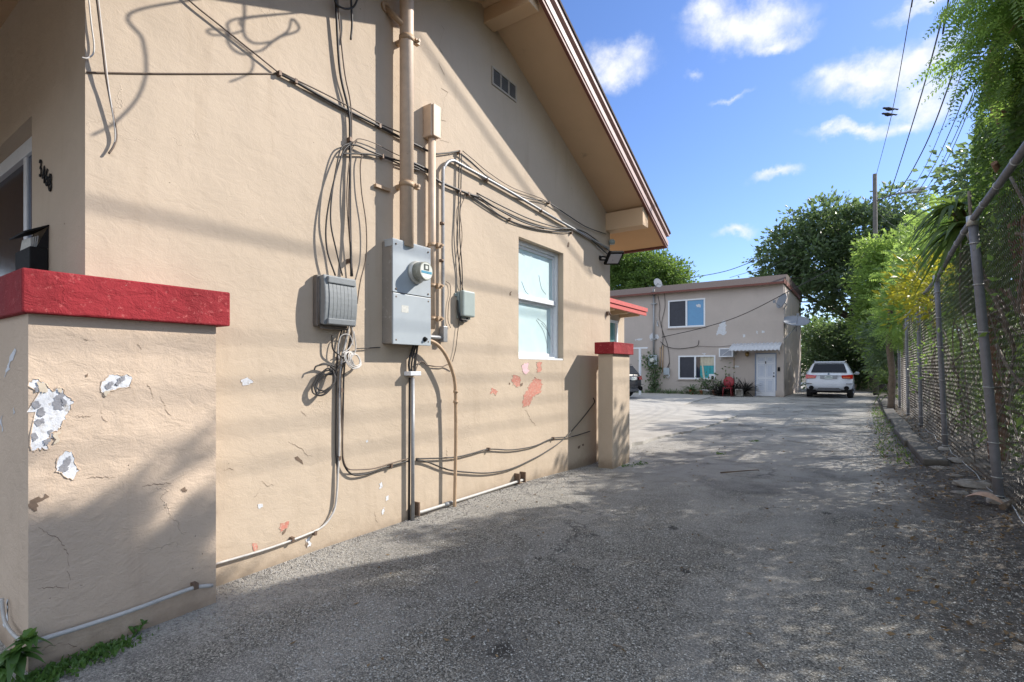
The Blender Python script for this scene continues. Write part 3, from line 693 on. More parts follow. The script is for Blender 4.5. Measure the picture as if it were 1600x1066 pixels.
# grey conduit: up from the cabinet, bend, then along the wall to the corner
gz = [(692, 520), (692, 400), (692, 275), (694, 262), (699, 254), (707, 251), (716, 255), (730, 263), (790, 296), (870, 343), (950, 388)]
gp_ = [W(u, v, .035) for u, v in gz]
for q in gp_[:3]: q[1] = gp_[1][1]
gc = thing('conduit', 'grey metal conduit that bends over and runs along the wall to the far corner', 'pipe', gp_[0])
MB().tube(spline(gp_, 5), .0165, 10).build('pipe', M_GREYC, gc)
b = MB(); q = gp_[0]
b.box((XW+.012, q[1]-.028, q[2]-.09), (XW+.07, q[1]+.03, q[2]+.06)); b.tube([(XW+.035, q[1]-.02, q[2]-.05), (XW+.035, my1-.02, q[2]-.05)], .02, 10); b.lathe((XW+.035, my1+.07, q[2]-.05), (0, 1, 0), [(0, .026), (.03, .026)], 10)
b.build('elbow_fitting', M_GREYC, gc, bevel=.004)
b = MB()
for (u, v) in ((692, 350), (691, 408), (760, 279), (845, 328)):
    p = W(u, v, .035); b.lathe(p-np.array([0, .012, .012]), (0, 0, 1) if u < 700 else (0, 1, -.05), [(0, .022), (.025, .022)], 10)
b.build('coupling', M_STEEL, gc)

# tan bent conduit from the cabinet to the ground
q = [(668, 532), (676, 534), (686, 541), (697, 556), (706, 578), (711, 600), (712, 640), (712, 700), (710, 803)]
dd = [.10, .11, .11, .11, .105, .10, .095, .09, .085]
pts = [W(u, v, d) for (u, v), d in zip(q, dd)]
bc = thing('conduit', 'brown tan conduit curving out of the cabinet bottom and down into the asphalt', 'pipe', pts[-1])
MB().tube(spline(pts, 6), .0165, 10).build('pipe', M_TAND, bc)
b = MB()
for (u, v) in ((712, 612), (712, 628)): p = W(u, v, .1); b.lathe(p, (0, 0, 1), [(-.012, .024), (.012, .024)], 10)
b.build('coupling', M_TAND, bc)

# ground conductor: dark sleeve, white fitting, foot and floor pipe
yg = float(W(645, 700, .05)[1]); xg = XW+.05
gnd = thing('grounding_conduit', 'dark grey grounding conduit dropping straight from the cabinet, white block at its top', 'pipe', (xg, yg, 0))
ztop = float(W(645, 590, .05)[2])
MB().tube([(xg, yg, .0), (xg, yg, ztop)], .016, 12).build('pipe', M_GREYC, gnd)
MB().tube([(xg-.028, yg-.02, .0), (xg-.022, yg-.016, ztop)], .010, 8).build('wire', M_CABLE, gnd)
zf = float(W(646, 584, .05)[2]); MB().box((XW, yg-.06, zf-.017), (xg+.035, yg+.07, zf+.02)).build('white_block', M_WHITE, gnd, bevel=.004)
b = MB()
for k, (dy, dx) in enumerate(((-.035, -.01), (-.012, 0), (.012, .008), (.03, .004))): b.tube(spline([(xg+dx, yg+dy*.6, zf), (xg+dx, yg+dy, zf+.10), (xg+.01+dx*2, yg+.035+dy*.3, mz0+.01)], 5), .008 if k else .011, 6)
b.build('wire', M_CABLE, gnd)
p1 = W(708, 574, .02); b = MB().tube(spline([(xg, yg+.03, zf+.02), W(655, 566, .03), W(662, 566, .02), W(668, 571, .02), W(690, 573, .02), W(700, 570, .03), (p1[0], p1[1], p1[2]-.02)], 5), .005, 6); b.build('wire', M_CABLB, gnd)
fp = [W(651, 800, .04), W(658, 800, .045), W(700, 787, .045), W(760, 769, .045), W(818, 752, .045)]
for p in fp: p[2] = max(p[2], .05)
fl = thing('floor_pipe', 'light grey pipe lying along the foot of the wall beside the driveway', 'pipe', fp[2])
MB().tube(spline(fp, 4), .0145, 10).build('pipe', M_WCON, fl)
b = MB()
for p in (fp[0], fp[-1], fp[-1]+np.array([0, -.12, 0])): b.box((XW, p[1]-.008, p[2]-.03), (XW+.075, p[1]+.008, p[2]+.09))
b.build('strap', M_STEEL, fl); p = fp[2]; MB().lathe(p, (0, 1, 0), [(-.05, .020), (.05, .020)], 10).build('coupling', M_GREYC, fl)

# ------------------------------------------------------------------ cables
CG = 'cables on the long stucco wall'
def cable(pts, r, m, label, d=.025, clips=(), dl=None, group=CG, n=7, name='cable'):
    ds = dl or [d]*len(pts); P = [W(u, v, dd) for (u, v), dd in zip(pts, ds)]
    mb = MB().tube(spline(P, n), r, 6)
    o = single(name, mb, m, label, 'cable', group)
    if clips:
        c = MB()
        for (u, v) in clips: p = W(u, v, d); clip(c, p, .016)
        c.build('clip', M_STEEL, o)
    return o
cable([(135,113),(250,115),(437,115)], .0042, M_CABLB, 'thin taut horizontal cable from the shaded front corner to the first clip', .007)
cable([(262,-40),(295,0),(350,45),(437,115)], .0055, M_CABLB, 'cable sloping down from the top edge of the wall to the first clip', .02)
cable([(437,115),(462,128),(520,161),(593,198),(630,217),(655,229),(668,236)], .0115, M_CABLE, 'thick black cable sloping between the first clip and the thick riser', .022, clips=((437,115),(462,127),(593,197)))
cable([(440,114),(520,153),(593,193),(632,210)], .006, M_CABLB, 'thin brown cable running just above the thick sloping black cable', .03)
cable([(680,241),(700,239),(718,236)], .0075, M_CABLE, 'short black cable linking the slim tan conduit to the bend of the grey conduit', .03)
cable([(720,240),(735,252),(760,275),(785,295),(820,309),(855,316),(885,335),(915,354),(947,366)], .007, M_CABLE, 'slack black cable sagging above the grey conduit toward the eave beam', .03, clips=((718,238),(858,317)))
cable([(723,236),(740,250),(764,270),(800,293),(840,308),(858,316)], .005, M_CABLB, 'thin brown cable entwined with the slack cable above the grey conduit', .024)
cable([(523,-20),(525,10),(531,110),(545,175),(547,222),(547,330),(549,432)], .0095, M_CABLE, 'black drop cable hanging from the top of the wall down into the ribbed box', .03, clips=((547,218),(546,408)), dl=[.05,.04,.03,.03,.03,.03,.06])
cable([(528,-20),(529,20),(538,110),(548,165),(549,230),(545,320),(551,432)], .0055, M_CABLB, 'second drop cable twisted beside the black one into the ribbed box', .03, dl=[.05,.045,.04,.03,.025,.03,.06])
cable([(522,-2),(527,8),(540,14),(552,11),(558,0),(559,-10)], .008, M_CABLE, 'small loop of black cable drooping from the shaded top of the wall', .06)
cable([(548,-20),(549,10),(550,38),(548,62)], .008, M_CABLE, 'short cut cable end hanging beside the small loop', .05)
cable([(546,226),(535,240),(520,290),(510,345),(511,390),(524,431)], .0065, M_CABLE, 'outermost bowed black loop left of the drop cable above the ribbed box', .03, dl=[.03,.04,.05,.05,.05,.06])
cable([(546,224),(533,232),(525,265),(518,310),(517,350),(525,390),(535,431)], .006, M_CABLE, 'inner bowed black loop left of the drop cable above the ribbed box', .03, dl=[.03,.04,.05,.05,.05,.05,.06])
cable([(550,224),(558,220),(548,240),(542,300),(545,360),(551,430)], .0048, M_CABLB, 'thin brown loop wound closely around the drop cable', .03)
cable([(566,242),(563,260),(565,300),(572,350),(572,400),(563,440),(558,475)], .0048, M_CABLB, 'thin brown strand bowed right of the drop cable and over the ribbed box edge', .03)
cable([(536,240),(545,240),(575,241),(600,246),(628,258),(655,266)], .0075, M_CABLE, 'lower black cable arching from the drop cable to the thick riser', .03, clips=((598,245),))
cable([(548,226),(560,228),(580,237),(610,248),(640,256),(668,270)], .008, M_CABLE, 'middle black cable arching from the drop cable to the thick riser', .034)
cable([(553,222),(562,217),(585,224),(610,237),(632,247)], .004, M_CABLB, 'thin brown cable topping the arch between drop cable and thick riser', .028)
cable([(640,252),(668,266),(682,281),(700,290),(732,303),(748,308)], .0135, M_CABLE, 'thick taped black bundle passing behind the pipes to the right of the riser', .03, clips=((718,298),(732,303)))
cable([(745,302),(790,325),(830,343),(870,355),(912,362),(952,392)], .008, M_CABLE, 'upper sagging black cable below the grey conduit leading to the floodlight', .03)
cable([(745,305),(780,328),(820,348),(860,358),(905,361),(950,398)], .0095, M_CABLE, 'thickest sagging black cable below the grey conduit leading to the floodlight', .034)
cable([(733,304),(765,326),(798,345),(840,358),(880,363),(893,362)], .006, M_CABLE, 'lowest sagging cable below the grey conduit, hung on a clip by the window', .024, clips=((797,343),(893,364)))
cable([(735,302),(752,313),(780,335),(810,350),(850,358)], .004, M_CABLB, 'thin brown cable between the sagging cables above the window', .02)
cable([(718,236),(717,280),(716,330),(714,380),(719,425),(719,455)], .0062, M_CABLE, 'black cable dropping into the small junction box, left of its pair', .03)
cable([(721,240),(720,300),(718,360),(722,420),(722,455)], .0058, M_CABLE, 'black cable dropping into the small junction box, right of its pair', .035)
cable([(727,306),(719,330),(722,370),(717,420),(724,455)], .0038, M_CABLB, 'thin brown strand looping down from the taped bundle to the small junction box', .025)
cable([(718,497),(715,520),(712,545),(707,565)], .0035, M_CABLE, 'thin wire hanging below the small junction box', .02)
cable([(697,440),(703,445),(704,460),(701,475),(700,500),(704,512)], .003, M_CABLE, 'short hooked thin wire beside the grey conduit', .015)
# below the ribbed box
cable([(546,508),(540,535),(534,565),(531,600),(530,700),(528,740),(526,775),(521,800),(505,822),(480,835),(420,857),(335,882)], .0082, M_CABLW, 'grey white cable dropping from the ribbed box and sweeping left along the wall foot', .022, clips=((530,716),(492,833),(533,610),(457,843)))
cable([(536,508),(528,545),(526,600),(525,700),(527,730),(526,780),(520,800)], .007, M_CABLE, 'black cable straight down from the ribbed box behind the grey white cable', .016)
cable([(551,508),(545,540),(538,575),(536,640),(535,700),(538,727),(552,742),(575,740),(600,731),(640,720)], .007, M_CABLE, 'black cable that drops from the ribbed box and turns right to the grounding conduit', .024, clips=((611,728),))
cable([(548,508),(549,530),(541,560),(533,590),(535,690),(536,715),(543,732),(560,734),(585,732),(612,724),(640,716)], .0055, M_CABLB, 'brown cable running parallel over the cable that turns right under the ribbed box', .03)
cable([(650,717),(690,716),(715,714),(740,708),(764,702),(800,703),(835,697),(864,685),(895,682),(922,674)], .007, M_CABLE, 'upper slack cable from the grounding conduit to the gate pillar', .024, clips=((764,702),(865,685)))
cable([(650,719),(668,722),(700,734),(730,738),(765,739),(800,732),(835,716),(856,704),(880,687),(905,660),(924,636),(929,628),(927,622)], .0075, M_CABLE, 'lower slack cable that rises to a hook behind the gate pillar', .024)
cable([(556,545),(575,544),(594,543)], .0045, M_CABLE, 'short black wire between the white coil and the cabinet shadow', .02)
def coil(cu, cv, a, b, ang, n, r, m, label, name='cable_coil', seed=0, tail=()):
    rr = random.Random(seed); pts = []
    for k in range(n*14):
        th_ = 2*math.pi*k/14; s = 1-.35*rr.random()*(.4) - .09*(k//14)
        x = a*s*math.cos(th_); y = b*s*math.sin(th_)
        ca, sa = math.cos(ang+.10*(k//14)), math.sin(ang+.10*(k//14))
        pts.append((cu+x*ca-y*sa+(k//14)*1.2, cv+x*sa+y*ca))
    P = [W(u, v, .05+.02*math.sin(i*.45)) for i, (u, v) in enumerate(pts)]
    mb = MB().tube(spline(P, 3), r, 6)
    for tl in tail: mb.tube(spline([W(u, v, .05) for u, v in tl], 5), r, 6)
    return single(name, mb, m, label, 'cable coil', 'coils of spare cable')
coil(506, 598, 25, 15, -1.0, 4, .0062, M_CABLE, 'dark coil of spare cable hanging left of the drops under the ribbed box', seed=1, tail=(((525,580),(512,570),(495,572),(491,578)), ((524,573),(508,568),(498,571)), ((522,590),(528,575),(540,566)), ((519,524),(520,545),(530,555),(540,562))))
coil(551, 563, 17, 11, .8, 5, .0045, M_CABLW, 'pale coil of thin spare cable under the right side of the ribbed box', seed=2, tail=(((534,552),(545,545),(552,530),(550,512)), ((536,566),(548,560),(556,545),(553,518)), ((530,562),(528,545),(533,525),(546,524),(552,540))))
# dangling cables by the front corner, hung from the rake
cable([(148,-30),(155,30),(161,80),(165,115),(171,150),(178,185),(182,212),(178,228),(170,240)], .0055, M_CABLB, 'grey brown cable end dangling near the front corner of the long wall', .03, dl=[.10,.07,.05,.04,.03,.025,.02,.02,.02])
cable([(150,-30),(157,30),(164,90),(170,140),(178,190),(180,218),(173,236)], .004, M_CABLW, 'thin pale cable dangling together with the grey brown one by the front corner', .03, dl=[.09,.06,.045,.035,.025,.02,.02])
cable([(139,0),(143,40),(147,70),(145,85),(136,91),(128,90)], .004, M_CABLW, 'thin white wire looped over the front edge of the long wall', .015)
# slack loops hanging from the rake, above the picture; their shadows fall on the wall
def hang(pts, dist, r, label):
    k = dist/SUN.x
    P = [W(u, v, 0)+np.array([SUN.x, SUN.y, SUN.z])*k*f for (u, v, f) in pts]
    P[0] = np.array([-2.70, P[0][1], zs(P[0][1])-.03])
    return single('cable', MB().tube(spline(P, 7), r, 6), M_CABLE, label, 'cable', 'loose cables hanging from the roof edge')
hang([(190,-30,1.),(205,20,1.),(222,60,1.),(228,95,1.),(226,125,1.),(210,160,1.),(175,195,1.),(145,211,1.)], 1.0, .007, 'long loose cable hung from the roof edge over the front corner')
hang([(372,0,1.),(368,30,1.),(357,50,1.),(356,65,1.),(365,78,1.),(380,85,1.),(395,82,1.),(410,78,1.),(430,62,1.),(450,48,1.),(456,30,1.),(467,42,1.),(462,50,1.),(440,57,1.),(425,65,1.),(400,68,1.),(385,60,1.),(380,45,1.),(382,20,1.),(381,5,1.)], 1.02, .007, 'tangled loop of cable hung from the roof edge')
hang([(378,-5,1.),(381,30,1.),(380,46,1.),(362,53,1.),(335,55,1.),(324,50,1.),(328,46,1.),(350,48,1.),(362,60,1.),(385,78,1.),(395,95,1.),(392,112,1.),(375,122,1.),(359,128,1.)], 1.0, .006, 'cable end curling under the tangled loop at the roof edge')

# white conduit along the parapet foot
q = [(52, 1003), (85, 993), (130, 979), (200, 956), (270, 930), (305, 918), (332, 915)]
P = [onx(u, v, XP+.03) for u, v in q]
o = single('conduit', MB().tube(spline(P, 4), .0115, 8), M_WCON, 'thin grey white conduit clipped low across the flaking porch parapet', 'pipe')
c_ = MB(); p = P[-2]; c_.box((XP, p[1]-.012, p[2]-.008), (p[0]+.016, p[1]+.012, p[2]+.025)); c_.build('clip', M_STEEL, o)
P = [ony(u, v, .645) for u, v in ((3, 935), (4, 950), (8, 972), (20, 990), (34, 1002))]
single('conduit', MB().tube(spline(P, 4), .008, 8), M_WCON, 'short bent conduit on the shaded end of the porch parapet above the weeds', 'pipe')

# floodlight and photocell at the far corner
fl = thing('floodlight', 'black solar style floodlight tilted down at the top far corner of the wall', 'floodlight', W(940, 405))
M_LED = glass_mat('led_lens', (.42, .42, .44), .3, (.36, .36, .38), 40)
pa = W(937, 403); b = MB(); b.tube(spline([pa, pa+np.array([.05, -.01, .01]), pa+np.array([.12, .05, 0]), pa+np.array([.17, .12, -.01])], 4), .012, 8); b.tube(spline([pa+np.array([0, 0, -.03]), pa+np.array([.06, .0, -.04]), pa+np.array([.17, .11, -.03])], 4), .012, 8); b.lathe(pa, (1, 0, 0), [(0, .035), (.02, .03)], 12)
b.build('bracket', M_BLACK, fl)
cn = np.array(onx(959, 403, -3.17)); ax = np.array([.50, .86, .10]); ax /= np.linalg.norm(ax)
nrm_ = np.array([.55, -.42, -.72]); nrm_ -= ax*(nrm_@ax); nrm_ /= np.linalg.norm(nrm_); up_ = np.cross(ax, nrm_)
def obox(mb, c, a, b_, n_, ha, hb, hn, mi=0):
    v = [c+sx*ha*a+sy*hb*b_+sz*hn*n_ for sz in (-1, 1) for sx, sy in ((-1, -1), (1, -1), (1, 1), (-1, 1))]
    mb.addf(v, [(0,3,2,1),(4,5,6,7),(0,1,5,4),(1,2,6,5),(2,3,7,6),(3,0,4,7)], mi); return mb
def fixn(o):
    bm = bmesh.new(); bm.from_mesh(o.data); bmesh.ops.recalc_face_normals(bm, faces=bm.faces); bm.to_mesh(o.data); bm.free(); return o
fixn(obox(MB(), cn, ax, up_, nrm_, .135, .115, .022).build('housing', M_BLACK, fl, bevel=.006))
fixn(obox(MB(), cn+nrm_*.0235, ax, up_, nrm_, .105, .085, .002).build('lens', M_LED, fl))
pc = W(954, 378, .05); s_ = single('photocell', MB().lathe(pc+np.array([.0, .05, -.03]), (0, 0, 1), [(0, .045), (.05, .05), (.075, .035), (.08, 0)], 14), M_NET, 'small green grey photocell sensor above the floodlight', 'sensor')
pb2 = W(950, 490, .02); single('hook', MB().box((XW, pb2[1]-.03, pb2[2]-.03), (XW+.04, pb2[1]+.02, pb2[2]+.03)).tube([(XW+.03, pb2[1], pb2[2]+.02), (XW+.06, pb2[1]+.03, pb2[2]-.03)], .012, 6), M_STEEL, 'small rusty hook on the wall edge above the gate pillar', 'hook')

# house number and mailbox on the shaded front wall
hn = thing('house_number', 'black metal house number 3468 stepping down the shaded front wall', 'house number', (-4.0, Yf, 2.5))
for k, ch in enumerate('3468'):
    cu = bpy.data.curves.new('digit', 'FONT'); cu.body = ch; cu.size = .15; cu.extrude = .0025; cu.align_x = 'CENTER'
    to = bpy.data.objects.new('tmp', cu); COL.objects.link(to); dg = bpy.context.evaluated_depsgraph_get()
    me = bpy.data.meshes.new_from_object(to.evaluated_get(dg)); bpy.data.objects.remove(to)
    u, v = ((63, 268), (68, 279), (73, 283), (78, 291))[k]
    p = ony(u, v+8, Yf-.006)
    me.transform(Matrix.Rotation(R_(90), 4, 'X')); me.transform(Matrix.Scale(.78, 4, (1, 0, 0)))
    o = bpy.data.objects.new('digit', me); COL.objects.link(o); o.parent = hn; o.location = Vector(p)-hn.location; me.materials.clear(); me.materials.append(M_BLACK)
mx0, mx1, my_0, my_1 = -4.26, -3.955, .855, .938
mb_ = thing('mailbox', 'black wall mailbox with its lid propped open by mail, above the red cap', 'mailbox', (-4.1, .9, 1.87))
MB().box((mx0, my_0, 1.80), (mx1, my_1, 2.06)).build('box', M_BLACK, mb_, bevel=.006)
b = MB().prism([(mx0-.01, my_1, 2.20), (mx0-.01, my_1, 2.19), (mx0-.01, my_0-.025, 2.13), (mx0-.01, my_0-.025, 2.14)], (mx1-mx0+.02, 0, 0)); fixn(b.build('lid', M_BLACK, mb_))
b = MB().prism([(mx1-.006, my_1, 2.06), (mx1-.006, my_1, 2.19), (mx1-.006, my_0+.03, 2.06)], (.006, 0, 0)); b.prism([(mx0, my_1, 2.06), (mx0, my_1, 2.19), (mx0, my_0+.03, 2.06)], (.006, 0, 0)); fixn(b.build('side_plate', M_BLACK, mb_))
b = MB()
for k in range(4): b.prism([(mx0+.05+k*.03, my_0+.008+k*.009, 2.03), (mx1-.03-k*.01, my_0+.008+k*.009, 2.03), (mx1-.04, my_0+.012+k*.01, 2.115+.006*k), (mx0+.09, my_0+.012+k*.01, 2.125+.006*k)], (0, .006, 0))
o = fixn(single('letters', b, mat('letter_paper', (.50, .49, .44), .8, var=.2, scale=60), 'folded letters sticking out of the black mailbox', 'mail'))

# ------------------------------------------------------------------ apartment building at the end of the drive
YB = 28.0
def B(u, v, d=0.): return ony(u, v, YB-d)
ap = thing('apartment_building', 'two storey grey tan apartment block with flaking paint at the end of the driveway', 'building', (-8, 32, 0))
ax0, ax1, az = -13.5, -3.22, 5.62
wm = MB(); ay1 = 36.3
wins = [('up', B(1044, 470), B(1102, 510)), ('lo', B(1060, 556), B(1118, 593))]
def rects(holes, x0, x1, z0, z1):
    xs_ = sorted({x0, x1, *[h[0] for h in holes], *[h[1] for h in holes]}); zs_ = sorted({z0, z1, *[h[2] for h in holes], *[h[3] for h in holes]}); out = []
    for i in range(len(xs_)-1):
        for j in range(len(zs_)-1):
            cx_, cz_ = (xs_[i]+xs_[i+1])/2, (zs_[j]+zs_[j+1])/2
            if not any(h[0] < cx_ < h[1] and h[2] < cz_ < h[3] for h in holes): out.append((xs_[i], xs_[i+1], zs_[j], zs_[j+1]))
    return out
holes = [(a[0], b_[0], b_[2], a[2]) for _, a, b_ in wins]
dx0, dx1, dz1 = -4.45, -3.58, 2.10; holes.append((dx0-.05, dx1+.05, -.3, dz1+.05))
for a, b_, c_, d_ in rects(holes, ax0, ax1, -.3, az): wm.poly([(a, YB, c_), (b_, YB, c_), (b_, YB, d_), (a, YB, d_)])
for a, b_, c_, d_ in holes:
    for (p, q) in (((a, c_), (a, d_)), ((a, d_), (b_, d_)), ((b_, d_), (b_, c_)), ((b_, c_), (a, c_))):
        wm.poly([(p[0], YB, p[1]), (q[0], YB, q[1]), (q[0], YB+.14, q[1]), (p[0], YB+.14, p[1])])
wm.poly([(ax1, YB, -.3), (ax1, ay1, -.3), (ax1, ay1, az), (ax1, YB, az)]); wm.poly([(ax0, YB, -.3), (ax0, YB, az), (ax0, ay1, az), (ax0, ay1, -.3)]); wm.poly([(ax0, ay1, -.3), (ax0, ay1, az), (ax1, ay1, az), (ax1, ay1, -.3)])
def bp(q, mi=1, n=4, amp=.4, seed=0): wm.poly([B(p[0], p[1], .004) for p in ragged(q, n, amp, seed)], mi)
for i, q in enumerate([((1128,503),(1131,501),(1134,502),(1133,512),(1135,521),(1131,524),(1126,522),(1119,524),(1120,517),(1124,508)), ((1160,522),(1165,523),(1164,527),(1161,527)), ((1182,517),(1184,518),(1184,522),(1182,521)), ((1190,516),(1194,517),(1195,520),(1191,521)), ((1015,524),(1020,519),(1024,524),(1022,530),(1017,534)), ((1024,522),(1030,527),(1028,530),(1024,529)), ((1025,495),(1028,505),(1030,511),(1026,509)), ((992,530),(1004,529),(1003,531),(993,533)), ((1146,571),(1150,571),(1150,574),(1146,574)), ((1151,571),(1155,572),(1154,574),(1151,574)), ((1097,552),(1103,553),(1100,555))]): bp(q, 1, seed=i)
aw = wm.build('wall', [M_FARW, M_PEELW], ap)
# side wall streaks: sunlight painted on as pale runs
st = MB()
for i, (y, w_, z0, z1) in enumerate(((28.6, .12, .1, 3.2), (29.3, .18, .5, 2.2), (30.2, .10, .1, 1.4), (29.0, .10, 2.6, 4.6), (31.0, .2, 2.8, 5.2), (32.2, .14, .4, 1.8))):
    q = [(y, z0), (y+w_, z0+.3), (y+w_*1.2, (z0+z1)/2), (y+w_*.5, z1), (y-w_*.2, (z0+z1)/2)]
    st.poly([(ax1+.004, p[0], p[1]) for p in ragged(q, 4, .35, i)])
st.build('sun_streak', M_PEEL_SUN, aw)
rb = MB(); e = .34
rb.prism([(ax0-.4, YB-e, az-.06), (ax0-.4, YB+1.0, az+.50), (ax0-.4, ay1+.3, az+.50), (ax0-.4, ay1+.3, az-.06)], (ax1-ax0+.44, 0, 0))
fixn(rb.build('roof', M_SHING, ap))
MB().box((ax0-.4, YB-e-.025, az-.14), (ax1+.045, YB-e-.002, az-.04)).box((ax0-.4, YB-e, az-.075), (ax1+.045, YB, az-.062)).build('fascia', M_FASB, ap)
MB().box((ax1+.045, YB-.3, az-.12), (ax1+.065, ay1, az+.1)).build('fascia', M_FASB, ap)
MB().box((ax1-.35, YB-.035, -.2), (ax1+.03, YB-.003, .30)).build('plinth', M_FARW, ap)
M_BLUE = glass_mat('blue_blind_glass', (.06, .22, .42), .3, (.07, .26, .46), 4); M_CURT = mat('cream_curtain', (.55, .50, .38), .8, var=.15, scale=8); M_TEAL = mat('teal_cloth', (.05, .33, .36), .8, var=.15, scale=8)
M_SCREEN = mat('dark_insect_screen', (.035, .038, .05), .45, var=.2, scale=6)
for key, a, b_ in wins:
    x0, x1, z1, z0 = a[0], b_[0], a[2], b_[2]; xm_ = (x0+x1)/2-(.0 if key == 'up' else .08)
    f = MB(); wd = .075
    f.box((x0, YB-.02, z0), (x0+wd, YB+.09, z1)); f.box((x1-wd, YB-.02, z0), (x1, YB+.09, z1)); f.box((x0+wd, YB-.02, z0), (x1-wd, YB+.09, z0+wd)); f.box((x0+wd, YB-.02, z1-wd), (x1-wd, YB+.09, z1)); f.box((xm_-.04, YB-.022, z0+wd), (xm_+.05, YB+.09, z1-wd))
    wo2 = f.build('window', M_WHITE, ap)
    MB().box((x0+wd, YB+.03, z0+wd), (xm_-.04, YB+.045, z1-wd)).build('screen', M_SCREEN, wo2)
    if key == 'up':
        MB().box((xm_+.05, YB+.03, z0+wd), (x1-wd, YB+.045, z1-wd)).build('pane', M_BLUE, wo2)
        p = B(1090, 478); q = ragged(((1088,476),(1092,475),(1095,477),(1094,481),(1089,480)), 3, .4, 3); MB().poly([B(u, v, -.028) for u, v in q]).build('sticker', M_PEELW, wo2)
    else:
        MB().box((xm_+.05, YB+.03, z0+wd), (xm_+.25, YB+.045, z1-wd)).build('pane', M_PANE, wo2)
        c = MB(); n = 14; zt2 = z0+(z1-z0)*.55
        pts = [(xm_+.25+(x1-wd-xm_-.25)*k/n, YB+.055+.02*math.sin(k*1.9)) for k in range(n+1)]
        c.addf([(x, y, zt2) for x, y in pts]+[(x, y, z1-wd) for x, y in pts], [(k, k+1, k+n+2, k+n+1) for k in range(n)], 0, True); c.build('curtain', M_CURT, wo2)
        c = MB(); c.addf([(x, y-.01, z0+wd) for x, y in pts]+[(x, y-.01, zt2+.03) for x, y in pts], [(k, k+1, k+n+2, k+n+1) for k in range(n)], 0, True); c.build('curtain', M_TEAL, wo2)
        c = MB(); c.prism([(xm_+.28, YB+.03, z1-wd), (xm_+.36, YB+.03, z1-wd), (xm_+.50, YB+.03, z0+wd), (xm_+.40, YB+.03, z0+wd)], (0, .008, 0)); fixn(c.build('curtain_edge', M_CURT, wo2))
        MB().box((x1-.32, YB-.03, z0+.05), (x1-.04, YB-.012, z0+.28)).build('paper_notice', M_WHITE, wo2); MB().box((x1-.20, YB-.04, z0+.0), (x1-.08, YB-.031, z0+.18)).build('lock', M_BLACK, wo2)
    MB().box((x0-.05, YB-.07, z0-.06), (x1+.05, YB+.0, z0-.003)).build('sill', M_FARW, wo2)
dr = MB().box((dx0, YB+.02, .02), (dx1, YB+.07, dz1)).build('door', mat('white_door_paint', (.66, .68, .72), .4, var=.04, scale=6), ap)
b = MB()
for (fx0, fx1) in ((.11, .46), (.54, .89)):
    for (fz0, fz1) in ((.80, .93), (.45, .76), (.10, .40)):
        x0, x1 = dx0+(dx1-dx0)*fx0, dx0+(dx1-dx0)*fx1; z0, z1 = .02+2.08*fz0, .02+2.08*fz1
        for a in ((x0, z0, x1, z0+.025), (x0, z1-.025, x1, z1), (x0, z0+.025, x0+.02, z1-.025), (x1-.02, z0+.025, x1, z1-.025)): b.box((a[0], YB+.008, a[1]), (a[2], YB+.019, a[3]), 0)
        b.box((x0+.05, YB+.012, z0+.06), (x1-.05, YB+.019, z1-.06), 0)
b.build('panel', mat('door_panel_edge', (.50, .54, .62), .45, var=.04), dr)
b = MB().lathe((dx1-.07, YB+.02, 1.0), (0, -1, 0), [(0, .03), (.03, .03), (.06, .035), (.07, .0)], 10).lathe((dx1-.07, YB+.02, 1.16), (0, -1, 0), [(0, .03), (.02, .03)], 10); b.build('handle', M_BLACK, dr)
MB().box((-4.03, YB+.01, 1.62), (-3.99, YB+.019, 1.74)).build('number_plate', M_BLACK, dr)
b = MB(); b.box((dx0-.05, YB-.02, 0), (dx0-.005, YB+.06, dz1+.05)); b.box((dx1+.005, YB-.02, 0), (dx1+.05, YB+.06, dz1+.05)); b.box((dx0-.005, YB-.02, dz1+.005), (dx1+.005, YB+.06, dz1+.05)); b.build('door_frame', mat('blue_grey_frame', (.22, .27, .36), .5), ap)
# corrugated awning
aw0, aw1 = -5.54, -3.28; b = MB(); n = 60
v = []; 
for k in range(n+1):
    x = aw0+(aw1-aw0)*k/n; z = .022*math.sin(k*1.35)
    v += [(x, YB-.002, 2.66+z), (x, YB-.85, 2.40+z), (x, YB-.86, 2.26+z)]
b.addf(v, [(3*k, 3*k+3, 3*k+4, 3*k+1) for k in range(n)]+[(3*k+1, 3*k+4, 3*k+5, 3*k+2) for k in range(n)], 0, True)
aw_ = thing('door_awning', 'white corrugated metal awning over the white panel door', 'awning', (-4.4, YB, 2.4))
b.build('sheet', mat('white_corrugated_metal', (.46, .47, .49), .5, .2, var=.08, scale=10), aw_)
b = MB()
for x in (aw0+.15, (aw0+aw1)/2, aw1-.12): b.tube([(x, YB-.002, 2.1), (x, YB-.8, 2.33)], .014, 6)
b.build('brace', M_GREYC, aw_)
ld = thing('porch_light', 'small brass wall lantern under the awning left of the door', 'lamp', B(1168, 553)); p = B(1168, 553)
MB().lathe(p+np.array([0, -.12, -.14]), (0, 0, 1), [(0, .04), (.05, .085), (.2, .10), (.22, .03)], 8).build('shade', mat('brass', (.30, .19, .07), .4, .7), ld); MB().box(p+np.array([-.04, -.06, .0]), p+np.array([.04, 0, .09])).build('mount', M_BLACK, ld)
p = B(1217, 577); single('doorbell', MB().box(p+np.array([-.05, -.03, -.1]), p+np.array([.05, 0, .1])), M_BLACK, 'small dark box on the wall right of the white door', 'doorbell')
